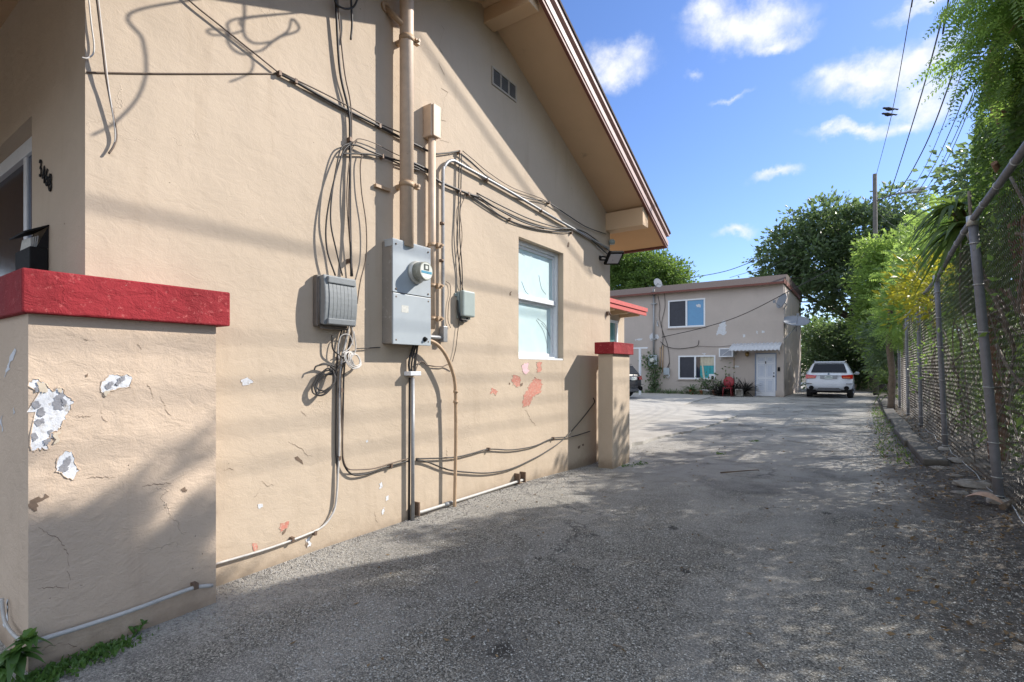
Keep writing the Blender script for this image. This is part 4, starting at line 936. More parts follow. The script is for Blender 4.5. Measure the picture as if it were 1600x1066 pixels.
# window air conditioner
a, b_ = B(1126, 545), B(1148, 558)
ac = thing('air_conditioner', 'white through wall air conditioner at the left end of the awning', 'air conditioner', (a[0], YB, b_[2]))
ax_ = (a[0], b_[0]); azz = (b_[2], a[2]); yq = YB-.42
b = MB(); b.box((ax_[0], yq, azz[0]), (ax_[0]+.06, YB, azz[1])); b.box((ax_[1]-.06, yq, azz[0]), (ax_[1], YB, azz[1])); b.box((ax_[0]+.06, yq, azz[1]-.05), (ax_[1]-.06, YB, azz[1])); b.box((ax_[0]+.06, yq, azz[0]), (ax_[1]-.06, YB, azz[0]+.05)); b.build('case', M_WHITE, ac, bevel=.008)
MB().box((ax_[0]+.06, yq+.02, azz[0]+.05), (ax_[1]-.06, yq+.04, azz[1]-.05)).build('coil_panel', mat('grey_fins', (.28, .30, .34), .5, .4, var=.1, scale=60), ac)
b = MB().tube([(ax_[0]+.15, yq+.015, azz[0]+.08), (ax_[1]-.15, yq+.015, azz[1]-.08)], .008, 5); b.tube([(ax_[0]+.02, yq+.2, azz[0]-.02), (ax_[0]+.02, YB, azz[0]-.2)], .015, 5); b.build('brace', M_WHITE, ac)
p = B(1147, 560); single('pipe', MB().tube([p+np.array([0, -.03, 0]), p+np.array([0, -.03, -.55])], .02, 6), M_TAND, 'short rusty drain pipe below the air conditioner', 'pipe')

# mast with meter, service boxes, wires on the left half of the facade
def bt(q, d=.05): return [B(u, v, d) for u, v in q]
ms = thing('service_mast', 'grey service mast with an electric meter on the apartment wall, overgrown with vine', 'pipe', B(1022, 560))
MB().tube(bt(((1021.5, 452), (1021.5, 556)), .1), .055, 10).build('pipe', M_GREYC, ms)
p0, p1 = B(1014.5, 555, .0), B(1028, 574, .0); mtb = MB().box((p0[0], YB-.2, p1[2]), (p1[0], YB, p0[2])).build('meter_box', M_CAB, ms, bevel=.02)
MB().lathe(((p0[0]+p1[0])/2, YB-.2, (p0[2]+p1[2])/2+.05), (0, -1, 0), [(0, .14), (.12, .13), (.14, .08)], 16).build('meter', M_CLEAR, mtb)
b = MB()
for v in (475, 530): p = B(1021.5, v, .1); b.box((p[0]-.14, YB-.16, p[2]-.03), (p[0]+.14, YB, p[2]+.03))
b.build('clamp', M_GREYC, ms)
for i, (u, v0, v1) in enumerate(((1031.5, 543, 575), (1035.5, 540, 582))): single('pipe', MB().tube([B(u, v0, .05), B(u, v1, .05)], .035, 8), M_TAND, ('left', 'right')[i]+' of two thin brown pipes beside the overgrown meter', 'pipe')
p0, p1 = B(1037.5, 575), B(1047, 586)
jb = thing('junction_box', 'small grey junction box on the apartment wall between meter and lower window', 'utility box', B(1042, 586))
MB().box((p0[0], YB-.13, p1[2]), (p1[0], YB, p0[2])).build('box', M_CAB, jb, bevel=.02); MB().tube(bt(((1046, 586), (1044, 592), (1042, 588)), .1), .02, 5).build('lead_wire', M_WHITE, jb)
BG = 'wires on the apartment wall'
def bw(q, r, label, d=.04): return single('wire', MB().tube(spline(bt(q, d), 5), r, 5), M_CABLE, label, 'wire', BG)
bw(((1028, 462), (1031, 480), (1030, 495), (1036, 520), (1043, 540), (1046, 565), (1044, 575)), .013, 'black wire winding down from the roof edge to the small junction box')
bw(((1038, 456), (1039, 480), (1034, 505), (1036, 530), (1033, 545)), .013, 'black wire hanging from the roof edge to the two thin brown pipes')
bw(((1032, 534), (1042, 542), (1060, 545), (1080, 543), (1090, 540), (1092, 532)), .016, 'slack black wire swagging above the lower window')
bw(((1090, 541), (1120, 542), (1144, 540)), .009, 'thin wire stretched between the swag and the awning')
bw(((1030, 575), (1036, 578), (1042, 575), (1046, 566)), .014, 'short looped wire between the pipes and the junction box')
single('power_line', MB().tube(spline([B(1034, 527, .1), B(1100, 513, .5)+np.array([0, -.3, 0]), ony(1160, 492, 27.0), ony(1243, 450, 26.5)+np.array([0, 0, 0]), ony(1300, 420, 26.3)], 6), .018, 6), M_CABLE, 'black service drop crossing the apartment facade from mast to the right corner', 'cable')
# satellite dishes
def dish(c, nrm, r, label, foot):
    d = thing('satellite_dish', label, 'satellite dish', foot, group='satellite dishes on the apartment corner')
    m_ = mat('grey_dish', (.20, .215, .24), .5, var=.08, scale=10)
    n_ = Vector(nrm).normalized(); c = Vector(c)
    MB().lathe(c, n_, [(-.02-.12*r, .0001)]+[(-.14*r-.02+.14*r*(k/8)**2, r*k/8) for k in range(1, 9)]+[(.012, r), (-.13*r*.0+.0, r*.985)]+[(-.14*r+.14*r*(k/8)**2, r*k/8*.985) for k in range(7, 0, -1)], 28).build('reflector', m_, d)
    b = MB(); lo = c+Vector((0, 0, -r*.9)); tip = c+n_*r*1.0+Vector((0, 0, -r*.45))
    b.tube([lo, tip], .018, 6); b.box(tip-Vector((.05, .05, .05)), tip+Vector((.05, .05, .07))); b.build('feed_arm', m_, d)
    b = MB(); b.tube(spline([c-n_*.1, c-n_*.25+Vector((0, 0, -.1)), Vector(foot)], 4), .03, 8); b.lathe(foot, (1, 0, 0), [(0, .09), (.02, .09)], 10); b.build('mast', M_GREYC, d)
dish(ony(1221, 470, 27.45), (-.75, -.55, .30), .37, 'upper smaller satellite dish at the right corner of the apartment block', ony(1230, 482, 28.15)*np.array([0, 1, 1])+np.array([ax1, 0, 0]))
dish(ony(1244, 501, 28.2), (.15, -.42, .80), .58, 'lower larger satellite dish tipped upward on a bent arm at the apartment corner', ony(1226, 531, 28.1)*np.array([0, 1, 1])+np.array([ax1, 0, 0]))
# antenna panel on the roof edge
an = thing('roof_antenna', 'flat grey dish antenna on a post at the left roof edge of the apartment block', 'antenna', ony(1024, 452, YB-.2)); p = ony(1027, 443, YB-.5)
MB().lathe(p, (.8, -.55, .25), [(0, .05), (.04, .22), (.055, .27), (.07, .26)], 20).build('reflector', mat('dark_grey_dish', (.16, .18, .21), .5), an); b = MB(); b.tube([p, ony(1022, 452, YB-.35), ony(1022, 458, YB-.2)], .03, 6); b.tube([p, ony(1036, 446, YB-.9)], .02, 5); b.build('post', M_GREYC, an)

# wire over the roofs
single('power_line', MB().tube(spline([ony(1060, 437, 34), ony(1125, 426, 34), ony(1165, 413, 33), ony(1200, 398, 32)], 5), .02, 6), M_CABLE, 'black power line dipping over the apartment roof into the trees', 'cable')
single('power_line', MB().tube(spline([ony(1140, 434, 34), ony(1180, 422, 33.5), ony(1230, 405, 33)], 5), .012, 6), M_CABLE, 'thin lower power line just above the apartment roof', 'cable')

# ------------------------------------------------------------------ red roofed cottage behind the house
rh = thing('red_roofed_cottage', 'tan rear wing with a red edged roof peeking out behind the house', 'house', (-9, 11.5, 0))
cx1, CY0, CY1 = -5.8, 8.6, 14.25
m = MB(); wz0, wz1, wy0, wy1 = 1.0, 2.72, 12.3, 13.72
for a, b_, c_, d_ in rects([(wy0, wy1, wz0, wz1)], CY0, CY1, -.2, 3.1): m.poly([(cx1, a, c_), (cx1, b_, c_), (cx1, b_, d_), (cx1, a, d_)])
m.poly([(cx1, CY1, -.2), (-12, CY1, -.2), (-12, CY1, 3.1), (cx1, CY1, 3.1)]); m.poly([(cx1, CY0, -.2), (-12, CY0, -.2), (-12, CY0, 3.1), (cx1, CY0, 3.1)])
m.build('wall', M_WALL, rh)
f = MB()
for a, b_, c_, d_ in ((wy0, wy0+.06, wz0, wz1), (wy1-.09, wy1, wz0, wz1), (wy0+.06, wy1-.09, wz0, wz0+.07), (wy0+.06, wy1-.09, wz1-.07, wz1)): f.box((cx1-.06, a, c_), (cx1+.03, b_, d_))
f_ = f.build('window', M_WHITE, rh); MB().box((cx1-.035, wy0+.06, wz0+.07), (cx1-.02, wy1-.09, wz1-.07)).build('pane', glass_mat('green_glass', (.10, .22, .22), .1, (.16, .3, .3), 2), f_)
M_REDF = mat('red_roof_paint', (.50, .10, .085), .6, var=.15, scale=12, dirt=(.60, .25, .2), dirt_amt=.3)
xe, ze, sl2 = -5.2, 3.02, .30
r = MB().prism([(xe, CY0, ze), (xe, CY0, ze+.06), (-9, CY0, ze+.06+3.8*sl2), (-9, CY0, ze+3.8*sl2)], (0, CY1+.06-CY0, 0)); fixn(r.build('roof', M_SHING, rh))
r = MB(); r.box((xe-.02, CY0, ze-.13), (xe+.035, CY1+.10, ze-.035)); r.box((xe-.02, CY0, ze-.02), (xe+.06, CY1+.14, ze+.085)); r.box((xe-.02, CY0, ze-.034), (xe+.02, CY1+.08, ze-.021)); r.build('fascia', M_REDF, rh)
r = MB()
for y in (CY1-.35, CY1-1.2, CY1-2.1): r.prism([(cx1+.001, y, 3.0), (xe-.03, y, 2.93), (xe-.03, y, 2.85), (cx1+.001, y, 2.83)], (0, .09, 0))
fixn(r.build('rafter_tail', M_SOFF, rh))

# ------------------------------------------------------------------ vehicles
def carpaint(name, c, rough=.22):
    m, t, b, o = newmat(name); p = t.pos(); c = np.array(c)
    setb(t, b, t.ramp(t.noise(p, 3, 4), [(.3, tuple(c*.93)), (.7, tuple(c))]), t.ramp(t.noise(p, 12, 5, .7), [(.3, rough), (.75, rough+.2)]), 0, .5)
    b.inputs['Coat Weight'].default_value = .6; b.inputs['Coat Roughness'].default_value = .08; return m
M_CARW = carpaint('white_car_paint', (.66, .69, .74)); M_CARK = carpaint('black_car_paint', (.018, .018, .022))
M_CGL = mat('car_glass', (.016, .02, .028), .12, spec=.15); M_TYRE = mat('tyre_rubber', (.02, .02, .02), .85, var=.2, scale=20)
M_RIM = mat('alloy_rim', (.42, .43, .45), .3, .8); M_TAIL = glass_mat('red_tail_lens', (.42, .012, .01), .12, (.52, .02, .012), 30); M_AMB = glass_mat('amber_lens', (.60, .13, .04), .15, (.5, .08, .03), 30)
M_CHROME = mat('chrome_trim', (.62, .63, .65), .15, .9); M_TRIM = mat('grey_plastic_trim', (.09, .09, .095), .6)
# profile loops: y from the tail; per loop eight (half width, z, dy) levels
def car(root, paint, L=4.85, Wd=.965, H=1.74, tail=M_TAIL, plate=None, suv=True, bump_m=None):
    def loop(y, ws, zs_, dys): return [(w_*Wd/.965, z*H/1.74, y+d) for w_, z, d in zip(ws, zs_, dys)]
    up = []
    #            floor  sill  bumper mid  belt  glassTop roofEdge
    Z = (.36, .42, .62, .88, 1.12, 1.20, 1.60, 1.69)
    loops = [
        loop(.0,  (.74,.82,.88,.90,.87,.83,.64,.56), (.40,.44,.62,.88,1.10,1.18,1.60,1.68), (.12,.05,.0,.03,.07,.12,.42,.55)),
        loop(.10, (.84,.90,.94,.955,.925,.89,.69,.61), (.36,.42,.62,.88,1.11,1.19,1.61,1.695), (.10,.04,.02,.03,.06,.10,.40,.55)),
        loop(.75, (.86,.93,.955,.965,.94,.905,.71,.62), (.36,.42,.62,.88,1.12,1.20,1.63,1.72), (0,0,0,0,0,0,.05,.1)),
        loop(1.8, (.86,.93,.95,.96,.94,.905,.72,.62), (.36,.42,.62,.88,1.11,1.19,1.65,1.74), (0,)*8),
        loop(2.7, (.86,.93,.95,.96,.94,.90,.70,.60), (.36,.42,.62,.88,1.10,1.17,1.62,1.71), (0,)*8),
        loop(3.55,(.86,.93,.95,.955,.92,.87,.62,.52), (.36,.42,.62,.88,1.06,1.12,1.50,1.58), (0,.0,0,0,0,0,-.35,-.55)),
        loop(4.0, (.86,.92,.94,.94,.88,.80,.60,.40), (.36,.42,.62,.86,.99,1.04,1.07,1.08), (0,)*8),
        loop(4.6, (.80,.88,.91,.90,.82,.74,.55,.35), (.36,.42,.60,.80,.92,.96,.98,.99), (0,)*8),
        loop(4.82,(.60,.70,.78,.76,.68,.60,.45,.30), (.38,.44,.58,.74,.84,.87,.88,.89), (0,)*8)]
    b = MB(); n = 16; v = []
    for lp in loops: v += [(w_, y, z) for w_, z, y in lp]+[(-w_, y, z) for w_, z, y in lp[::-1]]
    f = []
    for i in range(len(loops)-1):
        for j in range(n): f.append((i*n+j, i*n+(j+1) % n, (i+1)*n+(j+1) % n, (i+1)*n+j))
    for k in (0, len(loops)-1):
        for j in range(7):
            q = (k*n+j, k*n+j+1, k*n+n-2-j, k*n+n-1-j); f.append(q if k == 0 else q[::-1])
    b.addf(v, f, 0, True); body = fixn(b.build('body', [paint], root, local=True, sub=2))
    s = Wd/.965; h = H/1.74
    # rear window, slightly proud of the body
    g = MB(); 
    for k in (0,):
        pts = [(-.72*s, .098, 1.20*h), (.72*s, .098, 1.20*h), (.59*s, .375, 1.60*h), (-.59*s, .375, 1.60*h)]
        g.addf(pts+[(p[0], p[1]+.05, p[2]) for p in pts], [(0,1,2,3), (7,6,5,4), (0,4,5,1), (1,5,6,2), (2,6,7,3), (3,7,4,0)], 0)
    fixn(g.build('rear_window', M_CGL, root, local=True, bevel=.012))
    for sd in (-1, 1):
        g = MB()
        for (ya, yb, yc, yd) in ((.62, 1.50, 1.50, .95), (1.56, 2.45, 2.45, 1.56), (2.51, 3.30, 2.75, 2.51)):
            pts = [(sd*.905*s, ya, 1.17*h), (sd*.905*s, yb, 1.17*h), (sd*.735*s, yc, 1.57*h), (sd*.735*s, yd, 1.57*h)]
            g.addf(pts+[(p[0]-sd*.05, p[1], p[2]) for p in pts], [(0,1,2,3), (7,6,5,4), (0,4,5,1), (1,5,6,2), (2,6,7,3), (3,7,4,0)], 0)
        fixn(g.build('side_window', M_CGL, root, local=True))
    # tail lights
    for sd in (-1, 1):
        tl = MB(); q = [(sd*.93*s, .10, 1.10*h), (sd*.50*s, .015, 1.06*h), (sd*.53*s, .0, .925*h), (sd*.93*s, .06, .90*h)]
        q2 = [(sd*.955*s, .30, 1.10*h), (sd*.955*s, .30, .95*h)]
        tl.addf(q+q2, [(0,1,2,3), (0,3,5,4)], 0); tl.addf([(p[0]*.99, p[1]+.05, p[2]) for p in q], [(3,2,1,0)], 0)
        t_ = fixn(tl.build('tail_light', tail, root, local=True))
        if suv:
            c_ = MB(); q = [(sd*.84*s, .022, 1.0*h), (sd*.55*s, -.004, 1.0*h), (sd*.56*s, -.012, .94*h), (sd*.84*s, .012, .93*h)]
            c_.addf(q+[(p[0], p[1]+.02, p[2]) for p in q], [(0,1,2,3), (7,6,5,4), (0,4,5,1), (1,5,6,2), (2,6,7,3), (3,7,4,0)], 0); fixn(c_.build('lens', M_AMB, t_, local=True))
    # tailgate shut lines, plate, badge, bumper details
    g = MB(); g.box((-.34*s, -.003, .905*h), (.34*s, .06, 1.055*h)); g.build('plate_recess', mat('plate_shadow', tuple(np.array(paint.node_tree.nodes.get('x', None) or (.3, .31, .33))), .5), root, local=True, bevel=.01)
    pl = MB().box((-.155, -.014, .90*h), (.155, -.004, 1.035*h)).build('licence_plate', mat('plate_white', (.62, .66, .66), .4, var=.1, scale=40), root, local=True)
    t_ = MB(); rr = random.Random(5)
    for k in range(7): 
        x = -.125+k*.038; t_.box((x, -.0165, .925*h), (x+.010, -.0145, .99*h)); t_.box((x+.010, -.0165, .95*h+.02*(k % 2)), (x+.024, -.0145, .963*h+.02*(k % 2)))
    t_.box((-.08, -.0165, 1.0*h), (.08, -.0145, 1.018*h)); t_.build('plate_marking', mat('plate_green', (.05, .12, .09), .5), pl, local=True)
    g = MB(); g.box((-.50*s, -.012, 1.062*h), (.50*s, .05, 1.085*h)); g.build('tailgate_trim', M_CHROME if not suv else paint, root, local=True, bevel=.005)
    bd = MB().lathe((0, -.004, 1.125*h), (0, -1, 0), [(0, .042), (.012, .040)], 18, 0); bd.build('badge', M_BLACK, root, local=True)
    bb = MB().lathe((0, -.017, 1.125*h), (0, -1, 0), [(0, .026), (.002, .026)], 14, 0); bb.build('badge', mat('badge_blue', (.25, .35, .5), .3), root, local=True)
    g = MB(); q = [(-.93*s, .07, .70*h), (.93*s, .07, .70*h), (.93*s, .055, .685*h), (-.93*s, .055, .685*h)]
    g.box((-.93*s, -.012, .665*h), (-.68*s, .12, .69*h)); g.box((.68*s, -.012, .665*h), (.93*s, .12, .69*h)); g.build('reflector', M_TRIM, root, local=True)
    g = MB(); g.prism([(-.52*s, -.016, .34*h), (.52*s, -.016, .34*h), (.40*s, -.016, .485*h), (-.40*s, -.016, .485*h)], (0, .1, 0)); fixn(g.build('bumper_insert', M_TRIM, root, local=True, bevel=.01))
    for sd in (-1, 1):
        g = MB().lathe((sd*.70*s, .06, .475*h), (0, -1, 0), [(0, .10), (.085, .10), (.09, .085), (.05, .08)], 18); g.build('exhaust', M_BLACK, root, local=True)
        g = MB(); g.tube([(sd*.60*s, .75, 1.70*h), (sd*.62*s, .9, 1.755*h), (sd*.62*s, 2.4, 1.765*h), (sd*.58*s, 2.7, 1.70*h)], .02, 6); g.build('roof_rail', M_CHROME, root, local=True)
        g = MB(); g.ball((sd*1.07*s, 3.05, 1.15*h), (.11, .07, .085), 12); g.tube([(sd*.9*s, 3.1, 1.10*h), (sd*1.0*s, 3.07, 1.12*h)], .03, 6); g.build('mirror', paint, root, local=True)
        for y in (.86, 3.86):
            w_ = MB().lathe((sd*(.70)*s, y, .36), (sd, 0, 0), [(0, .30), (.02, .355), (.22, .36), (.245, .33), (.245, .25)], 26).build('wheel', M_TYRE, root, local=True)
            r = MB().lathe((sd*(.70)*s+sd*.23, y, .36), (sd, 0, 0), [(0, .25), (.012, .25), (.014, .21), (-.02, .20), (-.02, .05), (.015, .045)], 22)
            for k in range(5):
                a = k*2*math.pi/5; r.tube([(sd*(.70*s+.235), y+.05*math.cos(a), .36+.05*math.sin(a)), (sd*(.70*s+.235), y+.22*math.cos(a), .36+.22*math.sin(a))], .022, 5)
            r.build('rim', M_RIM, w_, local=True)
    MB().box((-.8*s, .35, .24), (.8*s, 4.4, .40)).build('underbody', M_DARK, root, local=True)
    g = MB(); g.prism([(-.6*s, .40, 1.655*h), (.6*s, .40, 1.655*h), (.6*s, .60, 1.70*h), (-.6*s, .60, 1.70*h)], (0, 0, .028)); fixn(g.build('roof_spoiler', paint, root, local=True, bevel=.01))
suv = thing('suv', 'white luxury SUV seen from behind, parked beside the apartment block under the trees', 'car', (-1.36, 28.0, 0))
car(suv, M_CARW)
dk = thing('parked_car', 'black car half hidden behind the red capped gate pillar, only its tail showing', 'car', (0, 0, 0)); 
pe = onz(1015, 624); dk.location = (pe[0]-.55, pe[1]-.55, .035); dk.rotation_euler = (0, 0, R_(80))
car(dk, M_CARK, H=1.60, Wd=.92, suv=False)

# ------------------------------------------------------------------ small things along the apartment wall
M_TERR = mat('clay_pot', (.40, .16, .09), .8, var=.15, scale=20); M_POTW = mat('white_pot', (.60, .60, .58), .5, var=.1, scale=20, dirt=(.3, .28, .25)); M_REDP = mat('red_plastic', (.26, .022, .03), .5, var=.08, scale=8)
def pot(u, v, r, m_, label, Y=YB-.55):
    p = ony(u, v, Y); p[2] = float(gh(p[0], p[1]))+.03
    t_ = thing('flower_pot', label, 'flower pot', p, group='pots along the apartment wall')
    MB().lathe(p, (0, 0, 1), [(0, r*.7), (r*1.5, r), (r*1.5, r*1.1), (r*1.8, r*1.1), (r*1.8, r*.95), (r*1.6, r*.9)], 14).build('pot', m_, t_); MB().lathe(p+np.array([0, 0, r*1.55]), (0, 0, 1), [(0, r*.88), (.01, r*.8)], 12).build('soil', M_EARTH, t_); return p, r*1.6
POTS = [(1081, 614, .13, M_TERR, 'clay pot under the dark strappy plant, left end of the pot row'), (1096, 614, .12, M_TERR, 'clay pot left of the two white pots below the lower window'), (1102, 614, .15, M_POTW, 'left of the two small white pots below the lower window'), (1107, 614, .13, M_POTW, 'right of the two small white pots below the lower window'), (1117, 614, .13, M_TERR, 'clay pot between the white pots and the wide bowl'), (1126, 614, .17, M_POTW, 'wide white bowl shaped pot right below the corner of the lower window'), (1136, 614, .12, M_TERR, 'clay pot just left of the red round chair')]
POTP = [pot(*q) for q in POTS]
p = ony(1139, 597, YB-.7)
rc = thing('red_chair', 'round backed red plastic chair standing among the plants', 'chair', (p[0], p[1], 0))
MB().lathe(p, (-.15, -1, .12), [(0, .25), (.03, .275), (.05, .265), (.055, .0)], 24).build('backrest', M_REDP, rc)
MB().lathe((p[0], p[1]-.28, .40), (0, 0, 1), [(0, .24), (.03, .25), (.04, .2)], 18).build('seat', M_REDP, rc)
for sx, sy in ((-1, -1), (1, -1), (1, 1), (-1, 1)): MB().tube([(p[0]+sx*.17, p[1]-.28+sy*.17, .41), (p[0]+sx*.2, p[1]-.28+sy*.2, .0)], .02, 6).build('leg', M_REDP, rc)
MB().tube([p, (p[0], p[1]-.1, .42)], .03, 6).build('back_post', M_REDP, rc)
p = ony(1154.5, 617, YB-.95); p[2] = 0.03
cb = thing('concrete_block', 'pale hollow concrete block standing in front of the dark spiky bush', 'block', p)
b = MB(); s_ = .17; b.box(p+np.array([-s_, 0, 0]), p+np.array([-s_+.05, .2, .34])); b.box(p+np.array([s_-.05, 0, 0]), p+np.array([s_, .2, .34])); b.box(p+np.array([-s_+.05, 0, 0]), p+np.array([s_-.05, .2, .05])); b.box(p+np.array([-s_+.05, 0, .29]), p+np.array([s_-.05, .2, .34])); b.box(p+np.array([-s_+.05, .1, .05]), p+np.array([s_-.05, .14, .29])); b.build('block', M_SLAB, cb)
p = ony(1000, 590, 25.5)
cl_ = thing('clothes_post', 'white T shaped clothes post behind the black car', 'post', (p[0], p[1], 0)); zt3 = float(ony(1000, 545, 25.5)[2])
MB().box((p[0]-.05, p[1]-.05, 0), (p[0]+.05, p[1]+.05, zt3)).build('post', M_WHITE, cl_); MB().box((p[0]-.4, p[1]-.04, zt3), (p[0]+.4, p[1]+.04, zt3+.07)).build('crossbar', M_WHITE, cl_)

# ------------------------------------------------------------------ foliage tools
def leafmat(name, dark, light, trans, tw=.38, rough=.45, spec=.35, dry=None):
    m, t, b, o = newmat(name); isl = t.island(); p = t.pos()
    f = t.math('ADD', t.math('MULTIPLY', isl, .65), t.math('MULTIPLY', t.noise(p, 1.1, 3), .35))
    st = [(.15, dark), (.75, light)]
    if dry: st = [(.0, dry), (.10, dark), (.75, light)]
    col = t.ramp(f, st); setb(t, b, col, rough, 0, spec)
    tr = t.add('ShaderNodeBsdfTranslucent'); t.put(tr.inputs[0], c4(trans)); mx = t.add('ShaderNodeMixShader'); mx.inputs[0].default_value = tw
    t.l.new(b.outputs[0], mx.inputs[1]); t.l.new(tr.outputs[0], mx.inputs[2]); t.l.new(mx.outputs[0], o.inputs[0]); return m
L_NEAR = leafmat('near_tree_leaf', (.06, .11, .034), (.16, .25, .075), (.38, .56, .11), .5, rough=.36, spec=.6)
L_HEDGE = leafmat('hedge_leaf', (.034, .06, .022), (.09, .14, .045), (.2, .32, .06), .38, dry=(.12, .075, .035))
L_DARK = leafmat('dark_tree_leaf', (.028, .050, .026), (.11, .16, .08), (.22, .32, .11), .4, rough=.36, spec=.65)
L_BRIGHT = leafmat('bright_shrub_leaf', (.075, .135, .036), (.19, .28, .07), (.40, .56, .12), .48)
L_YEL = leafmat('yellow_croton_leaf', (.09, .15, .02), (.42, .36, .03), (.52, .48, .04), .42)
L_PALM = leafmat('palm_blade', (.04, .07, .02), (.10, .15, .04), (.22, .32, .06), .36, dry=(.22, .16, .07))
L_FAR = leafmat('rain_tree_leaf', (.045, .085, .022), (.11, .18, .045), (.22, .34, .06), .36)
L_WEED = leafmat('weed_leaf', (.045, .10, .022), (.10, .19, .045), (.2, .34, .06), .3)
L_DRY = leafmat('dry_leaf', (.09, .055, .028), (.27, .19, .11), (.25, .17, .08), .2, .8, .15)
M_BARK = mat('brown_bark', (.13, .095, .068), .9, var=.4, scale=11, bump=1., bscale=30, dirt=(.27, .21, .16), dirt_amt=.3)
M_BARKD = mat('dark_bark', (.055, .045, .038), .9, var=.4, scale=9, bump=.9, bscale=20)
M_BARKR = mat('rough_red_brown_bark', (.20, .115, .075), .9, var=.5, scale=13, bump=1., bscale=34, dirt=(.36, .25, .18), dirt_amt=.35)
M_TWIG = mat('dry_twig', (.17, .14, .11), .9, var=.35, scale=8)
def unit(v): return v/(np.linalg.norm(v, axis=-1, keepdims=True)+1e-9)
def blades(name, base, d, side, L, Wd, m, parent=None, fold=.18, droop=0.):
    """one kite shaped folded leaf per row"""
    n = len(base); d = unit(d); side = unit(side-d*(side*d).sum(1, keepdims=True)); up = np.cross(d, side)
    L = np.asarray(L).reshape(-1, 1)*np.ones((n, 1)); Wd = np.asarray(Wd).reshape(-1, 1)*np.ones((n, 1))
    tip = base+d*L-np.array([[0, 0, 1.]])*L*droop
    mid = base+d*L*.42-np.array([[0, 0, 1.]])*L*droop*.12
    v = np.stack([base, mid+side*Wd*.5+up*Wd*fold, tip, mid-side*Wd*.5+up*Wd*fold], 1).reshape(-1, 3)
    i = np.arange(n)[:, None]*4
    f = np.concatenate([i+np.array([[0, 1, 2]]), i+np.array([[0, 2, 3]])], 1).reshape(-1, 3)
    return rawmesh(name, v, f, m, parent)
def rdir(n): return unit(rng.normal(size=(n, 3)))
def blobpts(blobs, n, shell=.55):
    vol = np.array([b[3]*b[4]*b[5] for b in blobs]); ix = rng.choice(len(blobs), n, p=vol/vol.sum())
    B_ = np.array(blobs)[ix]; d = rdir(n); r = (shell+(1-shell)*rng.random(n))**.8
    lump = 1+.22*np.sin(d[:, 0]*5+ix)*np.cos(d[:, 1]*4.3+ix*1.7)+.15*np.sin(d[:, 2]*7+ix*2.1)
    return B_[:, :3]+d*B_[:, 3:6]*(r*lump)[:, None], d
def crown(name, blobs, nclump, nleaf, spread, L, aspect, m, parent, shell=.55, up=.25, keep=None, droop=.15):
    c, od = blobpts(blobs, nclump, shell)
    sz = rng.uniform(.6, 1.3, nclump)
    cc = np.repeat(c, nleaf, 0); oo = np.repeat(od, nleaf, 0); ss = np.repeat(sz, nleaf)[:, None]
    off = rng.normal(size=cc.shape)*np.array([1, 1, .6])*spread*ss
    base = cc+off
    if keep is not None:
        k = keep(base); base, oo, off = base[k], oo[k], off[k]
    d = unit(oo*.5+unit(off)*.8+rdir(len(base))*.7+np.array([0, 0, up]))
    ll = L*rng.uniform(.4, 1.65, len(base))
    return blades(name, base, d, rdir(len(base)), ll, ll*aspect, m, parent, droop=droop), c
def limbs(mb, root, fork, targets, r0, rng_seed=0, wob=.08, r1=.25, sides=8):
    rr = random.Random(rng_seed); root = np.array(root, float); fork = np.array(fork, float)
    P = spline([root, root*.66+fork*.34+np.array([rr.uniform(-wob, wob), rr.uniform(-wob, wob), 0]), root*.33+fork*.67+np.array([rr.uniform(-wob, wob), rr.uniform(-wob, wob), 0]), fork], 4)
    n = len(P); mb.tube(P, [r0*(1.25-.55*i/(n-1)) if i else r0*1.45 for i in range(n)], sides)
    for k, tg in enumerate(targets):
        tg = np.array(tg, float); dd = np.linalg.norm(tg-fork); m_ = (fork+tg)/2+np.array([rr.gauss(0, wob), rr.gauss(0, wob), .12*dd])
        Q = spline([fork-(fork-root)*.03, fork*.7+m_*.3, m_, tg], 4); q = len(Q); mb.tube(Q, [r0*.62*(1-.8*i/(q-1)) for i in range(q)], 6)
        for j in range(3):
            s = Q[int(q*(.4+.18*j))]; e_ = s+np.array([rr.gauss(0, 1), rr.gauss(0, 1), rr.uniform(.0, 1)])*dd*.28
            mb.tube(spline([s, (s+e_)/2+np.array([0, 0, .05*dd]), e_], 3), [r0*.25, r0*.2, r0*.16, r0*.14, r0*.1, r0*.08, r0*.06][:7] if len(spline([s, (s+e_)/2, e_], 3)) == 7 else r0*.15, 5)
def tree(name, label, cat, base, fork, blobs, nclump, nleaf, spread, L, aspect, lm, bark, r0, group=None, seed=0, nt=None, **k):
    t_ = thing(name, label, cat, base, group=group)
    mb = MB(); tg = [np.array(b[:3]) for b in blobs[:nt or len(blobs)]]
    limbs(mb, base, fork, tg, r0, seed, wob=r0*1.5)
    mb.build('trunk', bark, t_)
    crown('crown', blobs, nclump, nleaf, spread, L, aspect, lm, t_, **k); return t_

